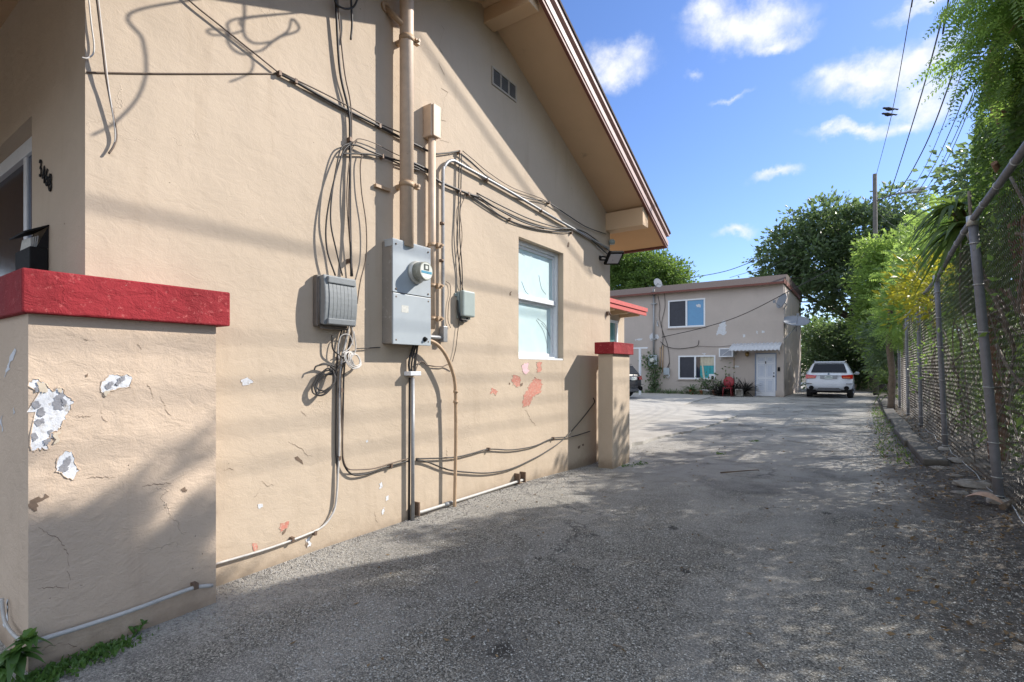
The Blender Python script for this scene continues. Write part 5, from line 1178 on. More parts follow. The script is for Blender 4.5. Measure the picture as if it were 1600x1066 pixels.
# ------------------------------------------------------------------ chain link fence
M_GALV = mat('weathered_galvanised_pipe', (.185, .185, .20), .6, .15, var=.18, scale=14, dirt=(.11, .095, .085), dirt_amt=.35)
M_MESH = mat('rusty_fence_wire', (.21, .185, .165), .6, .2, var=.35, scale=6)
M_TIE = mat('aluminium_tie', (.52, .52, .50), .4, .5)
def fx(y, z): return np.interp(y, [3, 7, 11, 15, 27], [1.10, 1.107, 1.104, 1.07, .93])-z*np.interp(y, [3, 7, 11, 15, 27], [.075, .070, .040, .02, .0])
ZF = 2.86
fe = thing('chain_link_fence', 'tall leaning chain link fence on grey pipe posts along the right of the driveway', 'fence', (1.1, 12, 0))
py = [2.9, 6.91, 10.95, 14.85, 18.3, 21.6, 24.8]
for y in py:
    fe_p = MB().tube([(fx(y, z), y, z) for z in np.linspace(-.1, ZF-.02, 6)], .040 if y < 8 else .036, 14).build('post', M_GALV, fe)
    c = MB()
    for z in (.10, .28, .62, 1.17, 1.72, 2.2, 2.62): c.lathe((fx(y, z), y, z), (.05, 0, 1), [(-.004, .0475), (.004, .0475)], 14); c.tube([(fx(y, z)+.03, y+.02, z), (fx(y, z)+.045, y+.12, z-.02)], .004, 4)
    c.build('tie', M_TIE, fe_p)
P = [(fx(y, ZF), y, ZF+.02*math.sin(y)) for y in np.linspace(2.6, 25, 24)]
rl = MB().tube(P, .030, 12).build('top_rail', M_GALV, fe)
c = MB()
for y in np.arange(3.2, 25, .62): c.lathe((fx(y, ZF), y, ZF+.02*math.sin(y)), (0, 1, 0), [(-.004, .036), (.004, .036)], 10)
for y in py[1:]: c.lathe((fx(y, ZF), y, ZF-.06), (0, 0, 1), [(0, .05), (.1, .052)], 12)
c.build('tie', M_TIE, rl)
# woven wire: vertical zigzags, each hooked to the next
pit = .064; ny = int((25-2.7)/pit); nz = int(2.80/(pit/2)); kz = np.arange(nz+1); Z = .03+kz*pit/2
V = []; F = []; base = 0; wr = .0017
for i in range(ny):
    y0 = 2.7+i*pit; s = np.where(kz % 2 == 0, -1, 1)
    yy = y0+s*pit*.5+.0; sag = .012*math.sin(y0*2.2)
    xx = np.array([fx(y0, z) for z in Z])+.043+(.003*s)+sag*np.sin(Z*1.1)
    P_ = np.stack([xx, yy, Z], 1)
    a = P_+np.array([wr, 0, 0]); b_ = P_+np.array([-wr*.6, wr*1.1, 0]); c_ = P_+np.array([-wr*.6, -wr*1.1, 0])
    V.append(np.stack([a, b_, c_], 1).reshape(-1, 3)); k = np.arange(nz)[:, None]*3+base
    for j in range(3): F.append(np.concatenate([k+j, k+(j+1) % 3, k+3+(j+1) % 3, k+3+j], 1))
    base += 3*(nz+1)
rawmesh('mesh', np.concatenate(V), np.concatenate(F), M_MESH, fe)
MB().tube(spline([(fx(y, .06)+.02+.02*math.sin(y*3), y, .05+.04*math.sin(y*2.1)**2) for y in np.linspace(3, 14, 26)], 3), .005, 5).build('tension_wire', M_TIE, fe)
for y in (6.91, 10.95):
    single('post_footing', MB().lathe((fx(y, 0), y, -.1), (0, 0, 1), [(0, .11), (.16, .10), (.175, .07)], 12), M_SLAB, 'round concrete footing under the '+('nearest' if y < 8 else 'second')+' fence post', 'footing', 'fence post footings')

# ------------------------------------------------------------------ kerb blocks
M_KERB = stucco('mossy_kerb_concrete', (.125, .117, .105), var=.2, bump=.8, streak=.3)
kpts = [(9.15, .66), (11.3, .605), (13.7, .545), (16.2, .535), (18.8, .53), (21.5, .53), (24.2, .525), (27, .52)]
for i in range(len(kpts)-1):
    (ya, xa), (yb, xb) = kpts[i], kpts[i+1]; r = random.Random(i)
    dx, tz = r.uniform(-.03, .03), r.uniform(.07, .11)
    m_ = MB().prism([(xa+dx, ya+.015, -.1), (xa+dx+.28, ya+.03, -.1), (xa+dx+.28, ya+.03, tz), (xa+dx, ya+.015, tz)], (xb-xa, yb-ya-.03, r.uniform(-.02, .02)))
    lab = ['nearest kerb block, its mossy end facing the camera', 'second kerb block from the camera along the fence', 'third kerb block from the camera along the fence', 'fourth kerb block from the camera along the fence', 'fifth kerb block from the camera along the fence', 'sixth kerb block from the camera along the fence', 'farthest kerb block, beside the parked SUV'][i]
    fixn(single('kerb_block', m_, M_KERB, lab, 'kerb', 'concrete kerb blocks along the fence', bevel=.018))

# ------------------------------------------------------------------ vegetation behind the fence
def bh(n, y0, y1, x0, x1, h0, h1): 
    y = rng.uniform(y0, y1, n); x = x0+(x1-x0)*rng.random(n); z = h0+(h1-h0)*rng.random(n); return np.stack([x, y, z], 1)
HEDGE = [('dark vine tangle behind the nearest fence panel, full of dry stems', 2.2, 6.6, 3.9), ('dark leafy vine thicket behind the second fence panel', 6.2, 10.6, 4.35), ('dark shrub thicket behind the third fence panel', 10.2, 14.6, 2.8), ('overgrown bush behind the far half of the fence', 14.2, 19.6, 2.5)]
def hedge(label, y0, y1, h, k):
    t_ = thing('vine_thicket', label, 'shrub', (2.0, (y0+y1)/2, 0), group='thickets behind the chain link fence')
    mb = MB(); r = random.Random(k); n = int((y1-y0)*18)
    for i in range(n):
        y = r.uniform(y0, y1); x = 1.22+r.random()**1.5*1.1; z = r.uniform(-.05, h*.5); L = r.uniform(.7, 2.1)
        a = np.array([x, y, z]); P = [a]
        d = np.array([r.gauss(0, .25), r.gauss(0, .5), 1.]) if r.random() < .7 else np.array([r.gauss(0, .2), r.choice((-1, 1)), r.gauss(0, .4)])
        for s in range(4): d = d+np.array([r.gauss(0, .3), r.gauss(0, .4), r.gauss(0, .3)]); P.append(P[-1]+d/np.linalg.norm(d)*L/4)
        for p in P:
            p[0] = max(p[0], fx(p[1], min(max(p[2], 0), 2.9))+.075+.03*r.random())
        mb.tube(spline(P, 2), r.choice((.005, .006, .008, .012, .018)), 5)
    mb.build('stem', M_TWIG, t_)
    n = int((y1-y0)*(8500 if y0 < 9 else 4200)*h/3.6)
    y = rng.uniform(y0, y1, n); u = rng.random(n)
    hy = h+.35*np.sin(y*2.3+k)+.25*np.sin(y*5.1+k*2)-np.clip((y-9.2)/1., 0, 1)*(1.15 if k == 1 else 0)
    z = hy*u**.62; 
    front = 1.20+.22*np.clip(z-2.2, 0, 2)*0-.06*np.sin(y*3+z*2)
    x = front+np.where(z < 2.2, .30+rng.random(n)*1.5, rng.random(n)**1.7*1.5*np.clip(1.25-.75*(z/hy)**3, .25, 1))
    dens = np.sin(y*4.1+z*3.3+k)+np.sin(y*1.7-z*4.7)+np.sin(x*6+z*2)
    keep = (rng.random(n) < np.where(z < 2.3, .92, .92)*np.clip(.8+.33*dens, .3, 1)); 
    B_ = np.stack([x, y, z], 1)[keep]; lim = np.array([fx(a[1], min(max(a[2], 0), 2.9))+.09 for a in B_]); ins = B_[:, 2] < 2.95; B_[ins, 0] = np.maximum(B_[ins, 0], lim[ins])
    d = unit(rdir(len(B_))*.8+np.array([-.5, 0, .1])); L = rng.uniform(.05, .115, len(B_))
    blades('foliage', B_, d, rdir(len(B_)), L, L*.5, L_HEDGE, t_, droop=.3)
for k, hg in enumerate(HEDGE): hedge(*hg, k)

# near tree with feathery leaves, top right
def fern(name, tips, dirs, L, nl, ll, m, parent, droop=.35):
    """pinnate fronds: leaflets in two rows along a drooping midrib"""
    n = len(tips); s = (np.arange(nl)+.5)/nl; D = unit(dirs); U = np.array([[0, 0, 1.]])
    L = np.asarray(L).reshape(-1, 1, 1)
    P = tips[:, None]+D[:, None]*L*s[None, :, None]-U[None]*L*droop*(s**2)[None, :, None]
    T = unit(D[:, None]-U[None]*2*droop*s[None, :, None])
    S = unit(np.cross(T, np.broadcast_to(U[None], T.shape))); N = np.cross(S, T)
    roll = rng.uniform(-.9, .9, (n, 1, 1)); S = unit(S*np.cos(roll)+N*np.sin(roll)); N = np.cross(S, T)
    prof = (np.sin(np.pi*(.12+.80*s))**.6)[None, :, None]
    bs = []; dr = []; sd = []
    for sg in (-1, 1):
        bs.append(P.reshape(-1, 3)); dr.append((S*sg+T*.45-N*.12+rng.normal(size=P.shape)*.08).reshape(-1, 3)); sd.append(np.broadcast_to(T, P.shape).reshape(-1, 3))
    q = (prof*np.ones((n, 1, 1))).reshape(-1)
    q = np.concatenate([q, q])*ll*rng.uniform(.85, 1.15, 2*n*nl)
    return blades(name, np.concatenate(bs), np.concatenate(dr), np.concatenate(sd), q, q*.36, m, parent, fold=.05)
nt_ = thing('feathery_tree', 'near tree with fine feathery leaves leaning over the fence at top right', 'tree', (1.75, 8.05, 0))
mb = MB()
def bough(P, r0, r1, seed=0, sides=9, n=5):
    Q = spline(P, n); r = random.Random(seed); m_ = len(Q)
    mb.tube(Q, [(r0+(r1-r0)*i/(m_-1))*(1+.14*r.uniform(-1, 1)) for i in range(m_)], sides)
bough([(1.75, 8.05, -.1), (1.72, 8.0, 1.2), (1.62, 7.95, 2.4), (1.52, 7.9, 3.3), (1.50, 7.85, 4.1)], .16, .13, 1, 12)
bough([(1.50, 7.85, 4.0), (1.55, 7.5, 4.9), (1.75, 6.9, 5.6), (2.0, 6.2, 6.2)], .12, .05, 2)
bough([(1.55, 7.95, 3.0), (1.30, 7.6, 3.9), (1.1, 7.2, 4.3), (1.08, 6.8, 4.6), (1.05, 6.3, 4.85)], .11, .03, 3)
bough([(1.5, 7.9, 3.6), (1.35, 7.2, 3.8), (1.25, 6.6, 3.85), (1.12, 6.3, 3.9)], .06, .015, 4)
bough([(1.52, 7.6, 4.7), (1.25, 7.0, 4.9), (1.15, 6.4, 4.9), (1.02, 5.9, 4.85)], .05, .012, 5)
bough([(2.0, 6.2, 6.2), (1.7, 5.6, 5.8), (1.3, 5.4, 5.3), (1.1, 5.2, 4.9)], .05, .012, 6)
bough([(1.6, 7.5, 4.0), (1.8, 6.8, 4.2), (1.7, 6.2, 4.0), (1.4, 5.9, 3.7)], .05, .012, 7)
bough([(1.45, 7.85, 3.45), (1.25, 7.75, 3.55), (1.18, 7.65, 3.62)], .045, .03, 8)
for i in range(26):
    r = random.Random(100+i); a = np.array([r.uniform(1.2, 2.2), r.uniform(5.4, 7.8), r.uniform(3.5, 5.4)]); b_ = a+np.array([r.uniform(-.35, .3), r.uniform(-.5, .2), r.uniform(-.2, .35)])
    bough([a, (a+b_)/2+np.array([0, 0, .06]), b_], .014, .004, i, 5, 3)
mb.build('trunk', M_BARKR, nt_)
NB = [(1.4, 6.25, 4.25, .5, .75, .55), (1.25, 5.75, 4.75, .42, .6, .5), (1.75, 6.1, 4.9, .7, .8, .6), (1.05, 5.3, 4.75, .36, .45, .45), (1.9, 5.4, 5.3, .8, .8, .6), (2.3, 6.6, 4.3, .7, .8, .8), (1.5, 5.4, 4.2, .55, .55, .4), (1.0, 6.4, 4.4, .36, .5, .5), (1.5, 6.8, 5.4, .4, .4, .4), (1.2, 6.3, 5.0, .35, .4, .4), (.78, 5.6, 4.75, .22, .4, .25), (1.45, 6.4, 4.6, .6, .7, .6)]
def okshade(p):                                   # keep the crown where its shadow clears the long wall, as in the photograph
    zsh = p[:, 2]-1.1*(p[:, 0]+3.3); ysh = p[:, 1]-1.27*(p[:, 0]+3.3)
    a, b_ = zsh*.8-ysh*.6, zsh*.6+ysh*.8           # sprays with gaps between them: dappled light on the parapet
    gap = (np.sin(a*15+1.2*np.sin(b_*5))+.7*np.sin(b_*8+a*3+1.) > .35) & (zsh > -.25) & (ysh > .4) & (ysh < 1.75)
    return ~gap & ~((zsh > .05) & (ysh > 1.35)) & ~((zsh > .95) & (ysh > .2))
tp, od = blobpts(NB, 2300, .25); t2, o2 = blobpts([(1.5, 6.85, 5.4, .5, .5, .5), (1.2, 6.3, 5.0, .42, .5, .45), (1.95, 7.3, 5.75, .5, .5, .45), (2.1, 6.7, 5.5, .5, .5, .5)], 420, .1); t3, o3 = blobpts([(1.02, 5.9, 4.5, .34, .6, .55), (.98, 5.5, 4.9, .28, .5, .35), (1.15, 6.3, 4.0, .3, .5, .35)], 520, .1); tp, od = np.concatenate([tp, t2, t3]), np.concatenate([od, o2, o3]); k = okshade(tp); tp, od = tp[k], od[k]
dd = unit(od*.6+rdir(len(tp))*np.array([1, 1, .4])+np.array([-.25, -.1, -.05]))
fern('crown', tp, dd, rng.uniform(.20, .38, len(tp)), 11, .058, L_NEAR, nt_)
# second rough trunk by the nearest fence panel
b2_ = thing('stump_trunk', 'rough dead trunk with broken branches just behind the nearest fence panel', 'tree trunk', (1.42, 7.2, 0)); mb = MB()
bough([(1.5, 7.25, -.1), (1.48, 7.2, .8), (1.40, 7.15, 1.7), (1.30, 7.1, 2.5), (1.25, 7.05, 2.85)], .10, .07, 11, 10)
bough([(1.33, 7.1, 2.2), (1.25, 6.8, 2.5), (1.2, 6.5, 2.75)], .03, .012, 12); bough([(1.4, 7.15, 1.6), (1.28, 6.8, 1.75), (1.22, 6.4, 1.8)], .025, .01, 13)
bough([(1.42, 7.15, 1.8), (1.30, 7.5, 2.1), (1.24, 7.9, 2.3)], .03, .012, 14)
mb.build('trunk', M_BARKR, b2_)
# screw palm with long drooping blades over the fence
pm = thing('screw_palm', 'screw palm with drooping strap leaves and a thick brown stem over the top rail', 'palm', (1.55, 9.9, 0)); mb = MB()
bough([(1.6, 10, -.1), (1.55, 9.95, 1.4), (1.45, 9.8, 2.6), (1.30, 9.6, 3.05), (1.08, 9.4, 3.55)], .12, .06, 21, 10)
bough([(1.45, 9.8, 2.6), (1.6, 9.6, 3.2), (1.55, 9.5, 3.7)], .07, .02, 22)
mb.build('trunk', M_BARKR, pm)
def straps(name, heads, n, L, m, parent, w_=.045, out=(-.3, 0, .35), droop=.75):
    bs = []; V = []; F = []; b0 = 0
    for h in heads:
        for i in range(n):
            d = unit(rng.normal(size=3)*np.array([1, 1, .55])+np.array(out)); ll = L*rng.uniform(.6, 1.15); seg = 5
            s = np.cross(d, [0, 0, 1.]); s /= np.linalg.norm(s)+1e-6; P_ = []; dr = droop*rng.uniform(.6, 1.3)
            for k in range(seg+1):
                q = k/seg; c = np.array(h)+d*ll*q-np.array([0, 0, 1.])*ll*dr*q*q; wq = w_*(1-q**2.2)*.5+.001
                up = np.array([0, 0, .35*wq]); P_ += [c-s*wq+up, c, c+s*wq+up]
            V += P_
            for k in range(seg):
                for j in (0, 1): a = b0+k*3+j; F.append((a, a+1, a+4, a+3))
            b0 += 3*(seg+1)
    return rawmesh(name, np.array(V), np.array(F), m, parent, smooth=True)
straps('crown', [(1.05, 9.35, 3.6), (1.5, 9.5, 3.75), (1.22, 9.8, 3.35), (1.12, 9.2, 3.3)], 28, .82, L_PALM, pm, .085, (-.35, -.1, .3), .85)

# bright feathery shrubs, yellow croton, far garden trees
sh1 = thing('bright_shrub', 'bright yellow green feathery shrub beyond the palm, tallest along the fence', 'shrub', (1.7, 17.5, 0), group='bright shrubs along the far fence')
mb = MB(); SB = [(1.65, 17.5, 4.2, .9, 1.2, .9), (1.9, 18.2, 5.2, .9, 1.1, .7), (1.3, 16.6, 3.6, .55, .9, .7), (2.3, 16.8, 4.8, .8, 1.1, .8), (1.55, 19.2, 4.3, .8, 1.0, 1.0)]
limbs(mb, (1.7, 17.5, -.1), (1.7, 17.5, 2.6), [b[:3] for b in SB], .09, 31, .1); mb.build('trunk', M_BARK, sh1)
tp, od = blobpts(SB, 760, .4); fern('crown', tp, unit(od+rdir(len(tp))*.6+np.array([0, 0, .35])), rng.uniform(.3, .5, len(tp)), 8, .13, L_BRIGHT, sh1, .3)
sh2 = thing('bright_shrub', 'lower bright green shrub spilling over the fence beside the yellow croton', 'shrub', (1.4, 21.5, 0), group='bright shrubs along the far fence')
mb = MB(); SB = [(1.2, 21.5, 3.6, .8, 1.2, 1.0), (1.5, 22.5, 4.7, .9, 1.2, .9), (1.1, 20.6, 2.9, .6, .9, .8), (.95, 23.0, 3.3, .6, 1.0, .9)]
limbs(mb, (1.4, 21.5, -.1), (1.3, 21.5, 2.0), [b[:3] for b in SB], .08, 32, .1); mb.build('trunk', M_BARK, sh2)
tp, od = blobpts(SB, 1300, .4); fern('crown', tp, unit(od+rdir(len(tp))*.6+np.array([0, 0, .35])), rng.uniform(.3, .5, len(tp)), 7, .14, L_BRIGHT, sh2, .3)
sh3 = tree('croton_shrub', 'yellow leaved croton poking over the fence between palm and bright shrubs', 'shrub', (1.35, 14.2, 0), (1.25, 14.2, 2.3), [(1.1, 14.0, 3.15, .5, .8, .55), (1.35, 13.2, 3.0, .5, .7, .5), (1.0, 14.8, 2.9, .45, .6, .5), (1.15, 12.6, 2.6, .3, .6, .5)], 75, 22, .17, .14, .36, L_YEL, M_BARK, .05, seed=41, shell=.5, up=.5)
tree('fence_bush', 'mid green bush behind the far fence posts, darker than the bright shrubs', 'shrub', (1.35, 24.5, 0), (1.3, 24.5, 1.6), [(1.1, 24.5, 2.6, .9, 1.4, 1.2), (1.5, 26, 3.4, 1.0, 1.3, 1.4), (.9, 25.6, 1.7, .6, 1.1, .9)], 420, 26, .2, .15, .45, L_DARK, M_BARKD, .09, seed=42)
big = [(-2.2, 38, 8.2, 2.6, 2.6, 2.0), (-4.6, 38.5, 7.4, 1.9, 2., 1.6), (.1, 38, 9.6, 2.3, 2.4, 1.7), (-1.8, 37.5, 10.6, 1.9, 2., 1.3), (1.8, 37, 8.0, 1.9, 2., 2.2), (-3.7, 37.5, 9.5, 1.5, 1.8, 1.2), (-.6, 36.8, 6.3, 2.0, 1.8, 1.3), (1.6, 37.5, 11.0, 1.2, 1.5, 1.0), (-5.2, 38, 9.0, .9, 1.2, .7), (-2.6, 36.5, 5.6, 1.1, 1.4, .9)]
tree('shade_tree', 'large dark shade tree with open branches behind the parked SUV', 'tree', (.9, 38, 0), (.2, 38, 3.8), big, 760, 32, .30, .27, .5, L_DARK, M_BARKD, .30, seed=51, shell=.62)
tree('shade_tree', 'dense dark tree filling the end of the drive, right behind the SUV', 'tree', (2.4, 34, 0), (2.2, 34, 2.5), [(1.6, 33.5, 4.6, 1.5, 1.8, 1.6), (2.8, 33, 6.6, 1.7, 2., 1.8), (.6, 35, 3.2, 1.2, 1.4, 1.2), (2.4, 32, 3.0, 1.0, 1.6, 1.4)], 620, 30, .3, .2, .5, L_DARK, M_BARKD, .18, seed=52, shell=.4)
tree('back_shrub', 'dark bush directly behind the SUV, below the shade tree branches', 'shrub', (-1.6, 39.5, 0), (-1.6, 39.5, 1.0), [(-2.2, 39.5, 1.8, 1.3, 1.2, 1.6), (-.2, 40, 2.0, 1.6, 1.2, 1.7), (1.6, 39, 1.7, 1.4, 1.2, 1.6), (-2.4, 39.8, 3.6, 1.4, 1.0, 1.0), (-.2, 39.8, 3.9, 1.4, 1.0, 1.1)], 640, 30, .3, .2, .5, L_DARK, M_BARKD, .08, seed=53, shell=.3)
tree('rain_tree', 'broad spreading green tree behind the left end of the apartment roof', 'tree', (-19.5, 52, 0), (-19.5, 52, 7.5), [(-19.5, 52, 12.2, 3.2, 3, 1.7), (-16.6, 51, 11.0, 2.6, 2.6, 1.4), (-14.9, 50.5, 9.7, 1.5, 1.8, .9), (-22.5, 52, 12.6, 2.8, 3, 1.8), (-18.0, 50, 9.7, 2.4, 2, 1.1), (-21.3, 50.5, 10.2, 2.4, 2, 1.1)], 900, 34, .36, .26, .5, L_FAR, M_BARKD, .4, seed=54, shell=.5)
tree('far_tree', 'pale far tree showing through the gap above the SUV roof', 'tree', (-2.0, 62, 0), (-2, 62, 2.5), [(-3.5, 62, 4.4, 2.4, 2, 2.2), (1., 62, 5.2, 2.6, 2, 2.4)], 260, 30, .5, .4, .5, L_FAR, M_BARKD, .2, seed=55)
mw = MB().box((-3.0, 41.6, -.2), (7, 41.8, 1.75)); single('boundary_wall', mw, M_PIER, 'dark low boundary wall across the end of the drive behind the SUV', 'wall')
gt = thing('white_railing', 'white metal railing on top of the boundary wall behind the SUV', 'railing', (1, 41.7, 1.75)); b = MB()
for x in np.arange(-2.9, 2, .28): b.box((x, 41.66, 1.76), (x+.03, 41.69, 2.5))
b.box((-3, 41.66, 2.5), (2, 41.70, 2.56)); b.box((-3, 41.66, 1.85), (2, 41.655, 1.9)); b.build('bars', M_WHITE, gt)

gx = thing('garden_tree', 'leafy mid green tree beyond the fence between palm and feathery tree', 'tree', (2.5, 12.6, 0)); GB = [(2.1, 12.5, 4.9, .8, 1.2, .75), (1.7, 11.6, 4.3, .5, .8, .5), (2.8, 12.4, 4.6, .9, 1.2, .9), (2.2, 13.6, 5.1, .8, 1., .6)]
mb = MB(); limbs(mb, (2.5, 12.6, -.1), (2.4, 12.6, 2.8), [b[:3] for b in GB], .10, 33, .1); mb.build('trunk', M_BARK, gx)
crown('crown', GB, 170, 28, .17, .12, .5, L_DARK, gx, shell=.4)
tree('verge_tree', 'bright leafy tree in front of the utility pole, right of the SUV', 'tree', (1.3, 30.5, 0), (1.2, 30.6, 2.6), [(.7, 30.5, 5.4, 1.1, 1.2, 1.3), (1.6, 30.5, 6.6, 1.2, 1.2, 1.1), (.3, 30.8, 3.6, .8, 1.1, 1.0), (1.7, 30.0, 4.4, 1.0, 1.2, 1.2), (.9, 29.6, 2.2, .8, 1.0, 1.0), (.45, 30.5, 7.0, .7, .8, .75)], 680, 28, .24, .17, .42, L_BRIGHT, M_BARK, .12, seed=56, shell=.4)
# yucca clump and trunks at the far fence end
yu = thing('yucca_clump', 'clump of broad strap leaves at the foot of the fence near the SUV', 'plant', (.75, 22.8, 0)); straps('leaves', [(.78, 22.6, .45), (.7, 23.0, .8), (.85, 23.1, 1.0)], 26, .95, L_PALM, yu, .07, (-.2, -.1, .7), .5)
mb = MB(); bough([(.78, 22.7, 0), (.75, 22.8, .5), (.72, 23, .85)], .06, .05, 61); mb.build('stem', M_BARK, yu)
for i, (u, v0, v1, rr, lab) in enumerate([(1392, 640, 500, .11, 'slim grey tree trunk left of a pair at the far fence end'), (1411, 650, 490, .10, 'slim grey tree trunk right of a pair at the far fence end')]):
    g_ = onz(u, v0-2); g_ = ony(u, v0-4, 21.0+i*1.2); g_[2] = 0; mb = MB()
    t_ = thing('tree_trunk', lab, 'tree trunk', g_, group='bare trunks at the far fence end')
    bough([g_, g_+np.array([.03, 0, 1.2]), g_+np.array([-.06+.1*i, .05, 2.5]), g_+np.array([.05, .1, 4.0])], rr, rr*.7, 70+i); mb.build('trunk', M_BARK, t_)
# climbing plant on the apartment meter, potted plants, spiky bush
vn = thing('wall_vine', 'dark leafy vine climbing the apartment wall around the meter', 'plant', B(1022, 612)); p = B(1022, 612, .1)
q = [B(1016, 563, .15), B(1020, 572, .2), B(1024, 582, .2), B(1021, 592, .2), B(1023, 602, .2), B(1019, 610, .25), B(1013, 561, .15)]
c = np.repeat(np.array(q), 55, 0); c = c+rng.normal(size=c.shape)*np.array([.20, .07, .22]); c[:, 1] = np.minimum(c[:, 1], YB-.03)
blades('leaves', c, unit(rdir(len(c))+np.array([0, -.5, 0])), rdir(len(c)), rng.uniform(.12, .22, len(c)), .11, L_DARK, vn)
MB().tube(spline([B(1023, 612, .06), B(1021, 595, .06), B(1024, 580, .06), B(1018, 564, .06)], 4), .03, 6).build('stem', M_BARKD, vn)
PLN = ['dark strappy plant in the leftmost clay pot', 'small plant left of the white pots under the window', 'sprig growing in the left small white pot', 'sprig growing in the right small white pot', 'leafy plant between white pots and wide bowl', 'low plant filling the wide white bowl', 'taller stalky plant beside the red chair']
for i, ((p, hz), lab) in enumerate(zip(POTP, PLN)):
    t_ = thing('potted_plant', lab, 'plant', p+np.array([0, 0, hz]), group='plants along the apartment wall'); h = p+np.array([0, 0, hz])
    if i == 0: straps('leaves', [h], 30, .85, L_DARK, t_, .09, (0, 0, .7), .55)
    else:
        s_ = (0, .5, .55, .5, .75, .45, 1.15)[i]; n = 46; c = h+rng.normal(size=(n, 3))*np.array([.16, .12, .10])+np.array([0, 0, .05])+np.abs(rng.normal(size=(n, 1)))*np.array([[0, 0, s_*.5]])
        blades('leaves', c, unit(rdir(n)+np.array([0, 0, .6])), rdir(n), .17, .07, L_DARK, t_)
        mb = MB()
        for k in range(4): mb.tube([h, h+np.array([rng.normal()*.12, rng.normal()*.08, s_*rng.uniform(.5, .9)])], .010, 5)
        mb.build('stem', M_BARKD, t_)
p = ony(1158, 610, YB-.5); p[2] = .1
t_ = thing('spiky_bush', 'dark purple spiky bush between the red chair and the white door', 'plant', p); straps('leaves', [p, p+np.array([-.35, 0, .1]), p+np.array([.2, .05, .15]), p+np.array([-.75, -.35, .0]), p+np.array([-1.0, -.3, -.05])], 55, 1.05, leafmat('dark_purple_blade', (.022, .018, .022), (.055, .05, .045), (.06, .06, .05), .2), t_, .06, (0, 0, .9), .25)
gr = [];
for i in range(160): gr.append((rng.uniform(-12, -5.0), YB-.25-abs(rng.normal())*.25, .03))
gr = np.array(gr); tag(blades('weeds', np.repeat(gr, 4, 0)+rng.normal(size=(640, 3))*np.array([.08, .05, .02]), unit(rdir(640)*.7+np.array([0, 0, 1])), rdir(640), rng.uniform(.12, .35, 640), .04, L_DARK), 'low dark weeds along the foot of the apartment wall', 'weeds', kind='stuff')

# ------------------------------------------------------------------ utility pole, lamp, wires, birds
YP = 33.0; pt = ony(1368, 272, YP)
M_POLE = mat('weathered_pole_wood', (.115, .105, .095), .9, var=.35, scale=6, bump=.8, bscale=40)
up_t = thing('utility_pole', 'weathered wooden utility pole rising out of the trees', 'pole', (pt[0], YP, 0))
MB().tube([(pt[0]+.02, YP, -.1), (pt[0], YP, 6), (pt[0]-.03, YP, pt[2])], [.13, .11, .095], 14).build('pole', M_POLE, up_t)
q = ony(1390, 306, YP); b = MB(); b.tube(spline([(pt[0], YP, q[2]-.2), q, ony(1410, 301, YP-.8)], 4), .035, 6); b.build('lamp_arm', M_GALV, up_t)
c0, c1 = ony(1406, 303, YP-.8), ony(1448, 293, YP-1.4)
lam = MB(); dv = c1-c0
for i in range(11):
    pass
prof = [(0, .07), (.12, .10), (.3, .12), (.55, .17), (.8, .18), (.95, .11), (1, .03)]
v = []; n = 12
for s, r in prof:
    c = c0+dv*s
    for j in range(n): a = 2*math.pi*j/n; v.append(c+np.array([0, r*1.25*math.cos(a), r*.6*math.sin(a)])+np.array([-.3, .1, 0])*0)
lam.addf(v, [(i*n+j, i*n+(j+1) % n, (i+1)*n+(j+1) % n, (i+1)*n+j) for i in range(len(prof)-1) for j in range(n)]+[list(range(n)), list(range((len(prof)-1)*n, len(prof)*n))[::-1]], 0, True)
lh = fixn(lam.build('lamp_head', mat('grey_lamp_housing', (.42, .48, .53), .35, .2), up_t)); cm = c0+dv*.68
MB().ball(cm+np.array([0, 0, -.09]), (.30, .17, .09), 14).build('lens', glass_mat('lamp_lens', (.6, .62, .62), .15), lh)
WG = 'overhead wires'
def wire(q, r, label, sag=0., ext=None):
    P = [ony(u, v, y) if not isinstance(u, str) else np.array([v, y[0], y[1]]) for (u, v, y) in q]
    if ext is not None: d = P[-1]-P[-2]; P.append(P[-1]+d/abs(d[1])*ext); P.append(np.array([1.6, 2., 13.5]))
    return single('overhead_wire', MB().tube(spline(P, 5), r, 6), M_CABLE, label, 'wire', WG), P
o, WP = wire([(1369, 274, 33), (1393, 180, 21.5), (1427, -10, 13.5)], .010, 'leftmost overhead wire, carrying the two birds', ext=1)
wire([(1388, 312, 33), (1408, 250, 25), (1442, 140, 18), (1475, 18, 13)], .016, 'thickest overhead wire, second from the left', ext=1)
for i, (x, z, r, lab) in enumerate([(1.55, 7.62, .015, 'main bundled utility cable right of the thick wire'), (1.50, 6.90, .007, 'thin lower utility wire among the right hand bundle'), (1.62, 6.72, .009, 'sagging utility wire under the main bundled cable'), (1.66, 6.48, .007, 'thin utility wire third from the bottom of the bundle'), (1.60, 6.16, .007, 'lowest utility wire of the right hand bundle')]):
    P = [np.array(a) for a in ((.55, 33, 10.2-i*.15), (x*.72, 26, z+.95), (x*.93, 20, z+.32), (x, 15, z+.04), (x, 10, z), (x, 3, z), (x, -8, z+.1))]
    single('overhead_wire', MB().tube(spline(P, 6), r, 6), M_CABLE, lab, 'wire', WG)
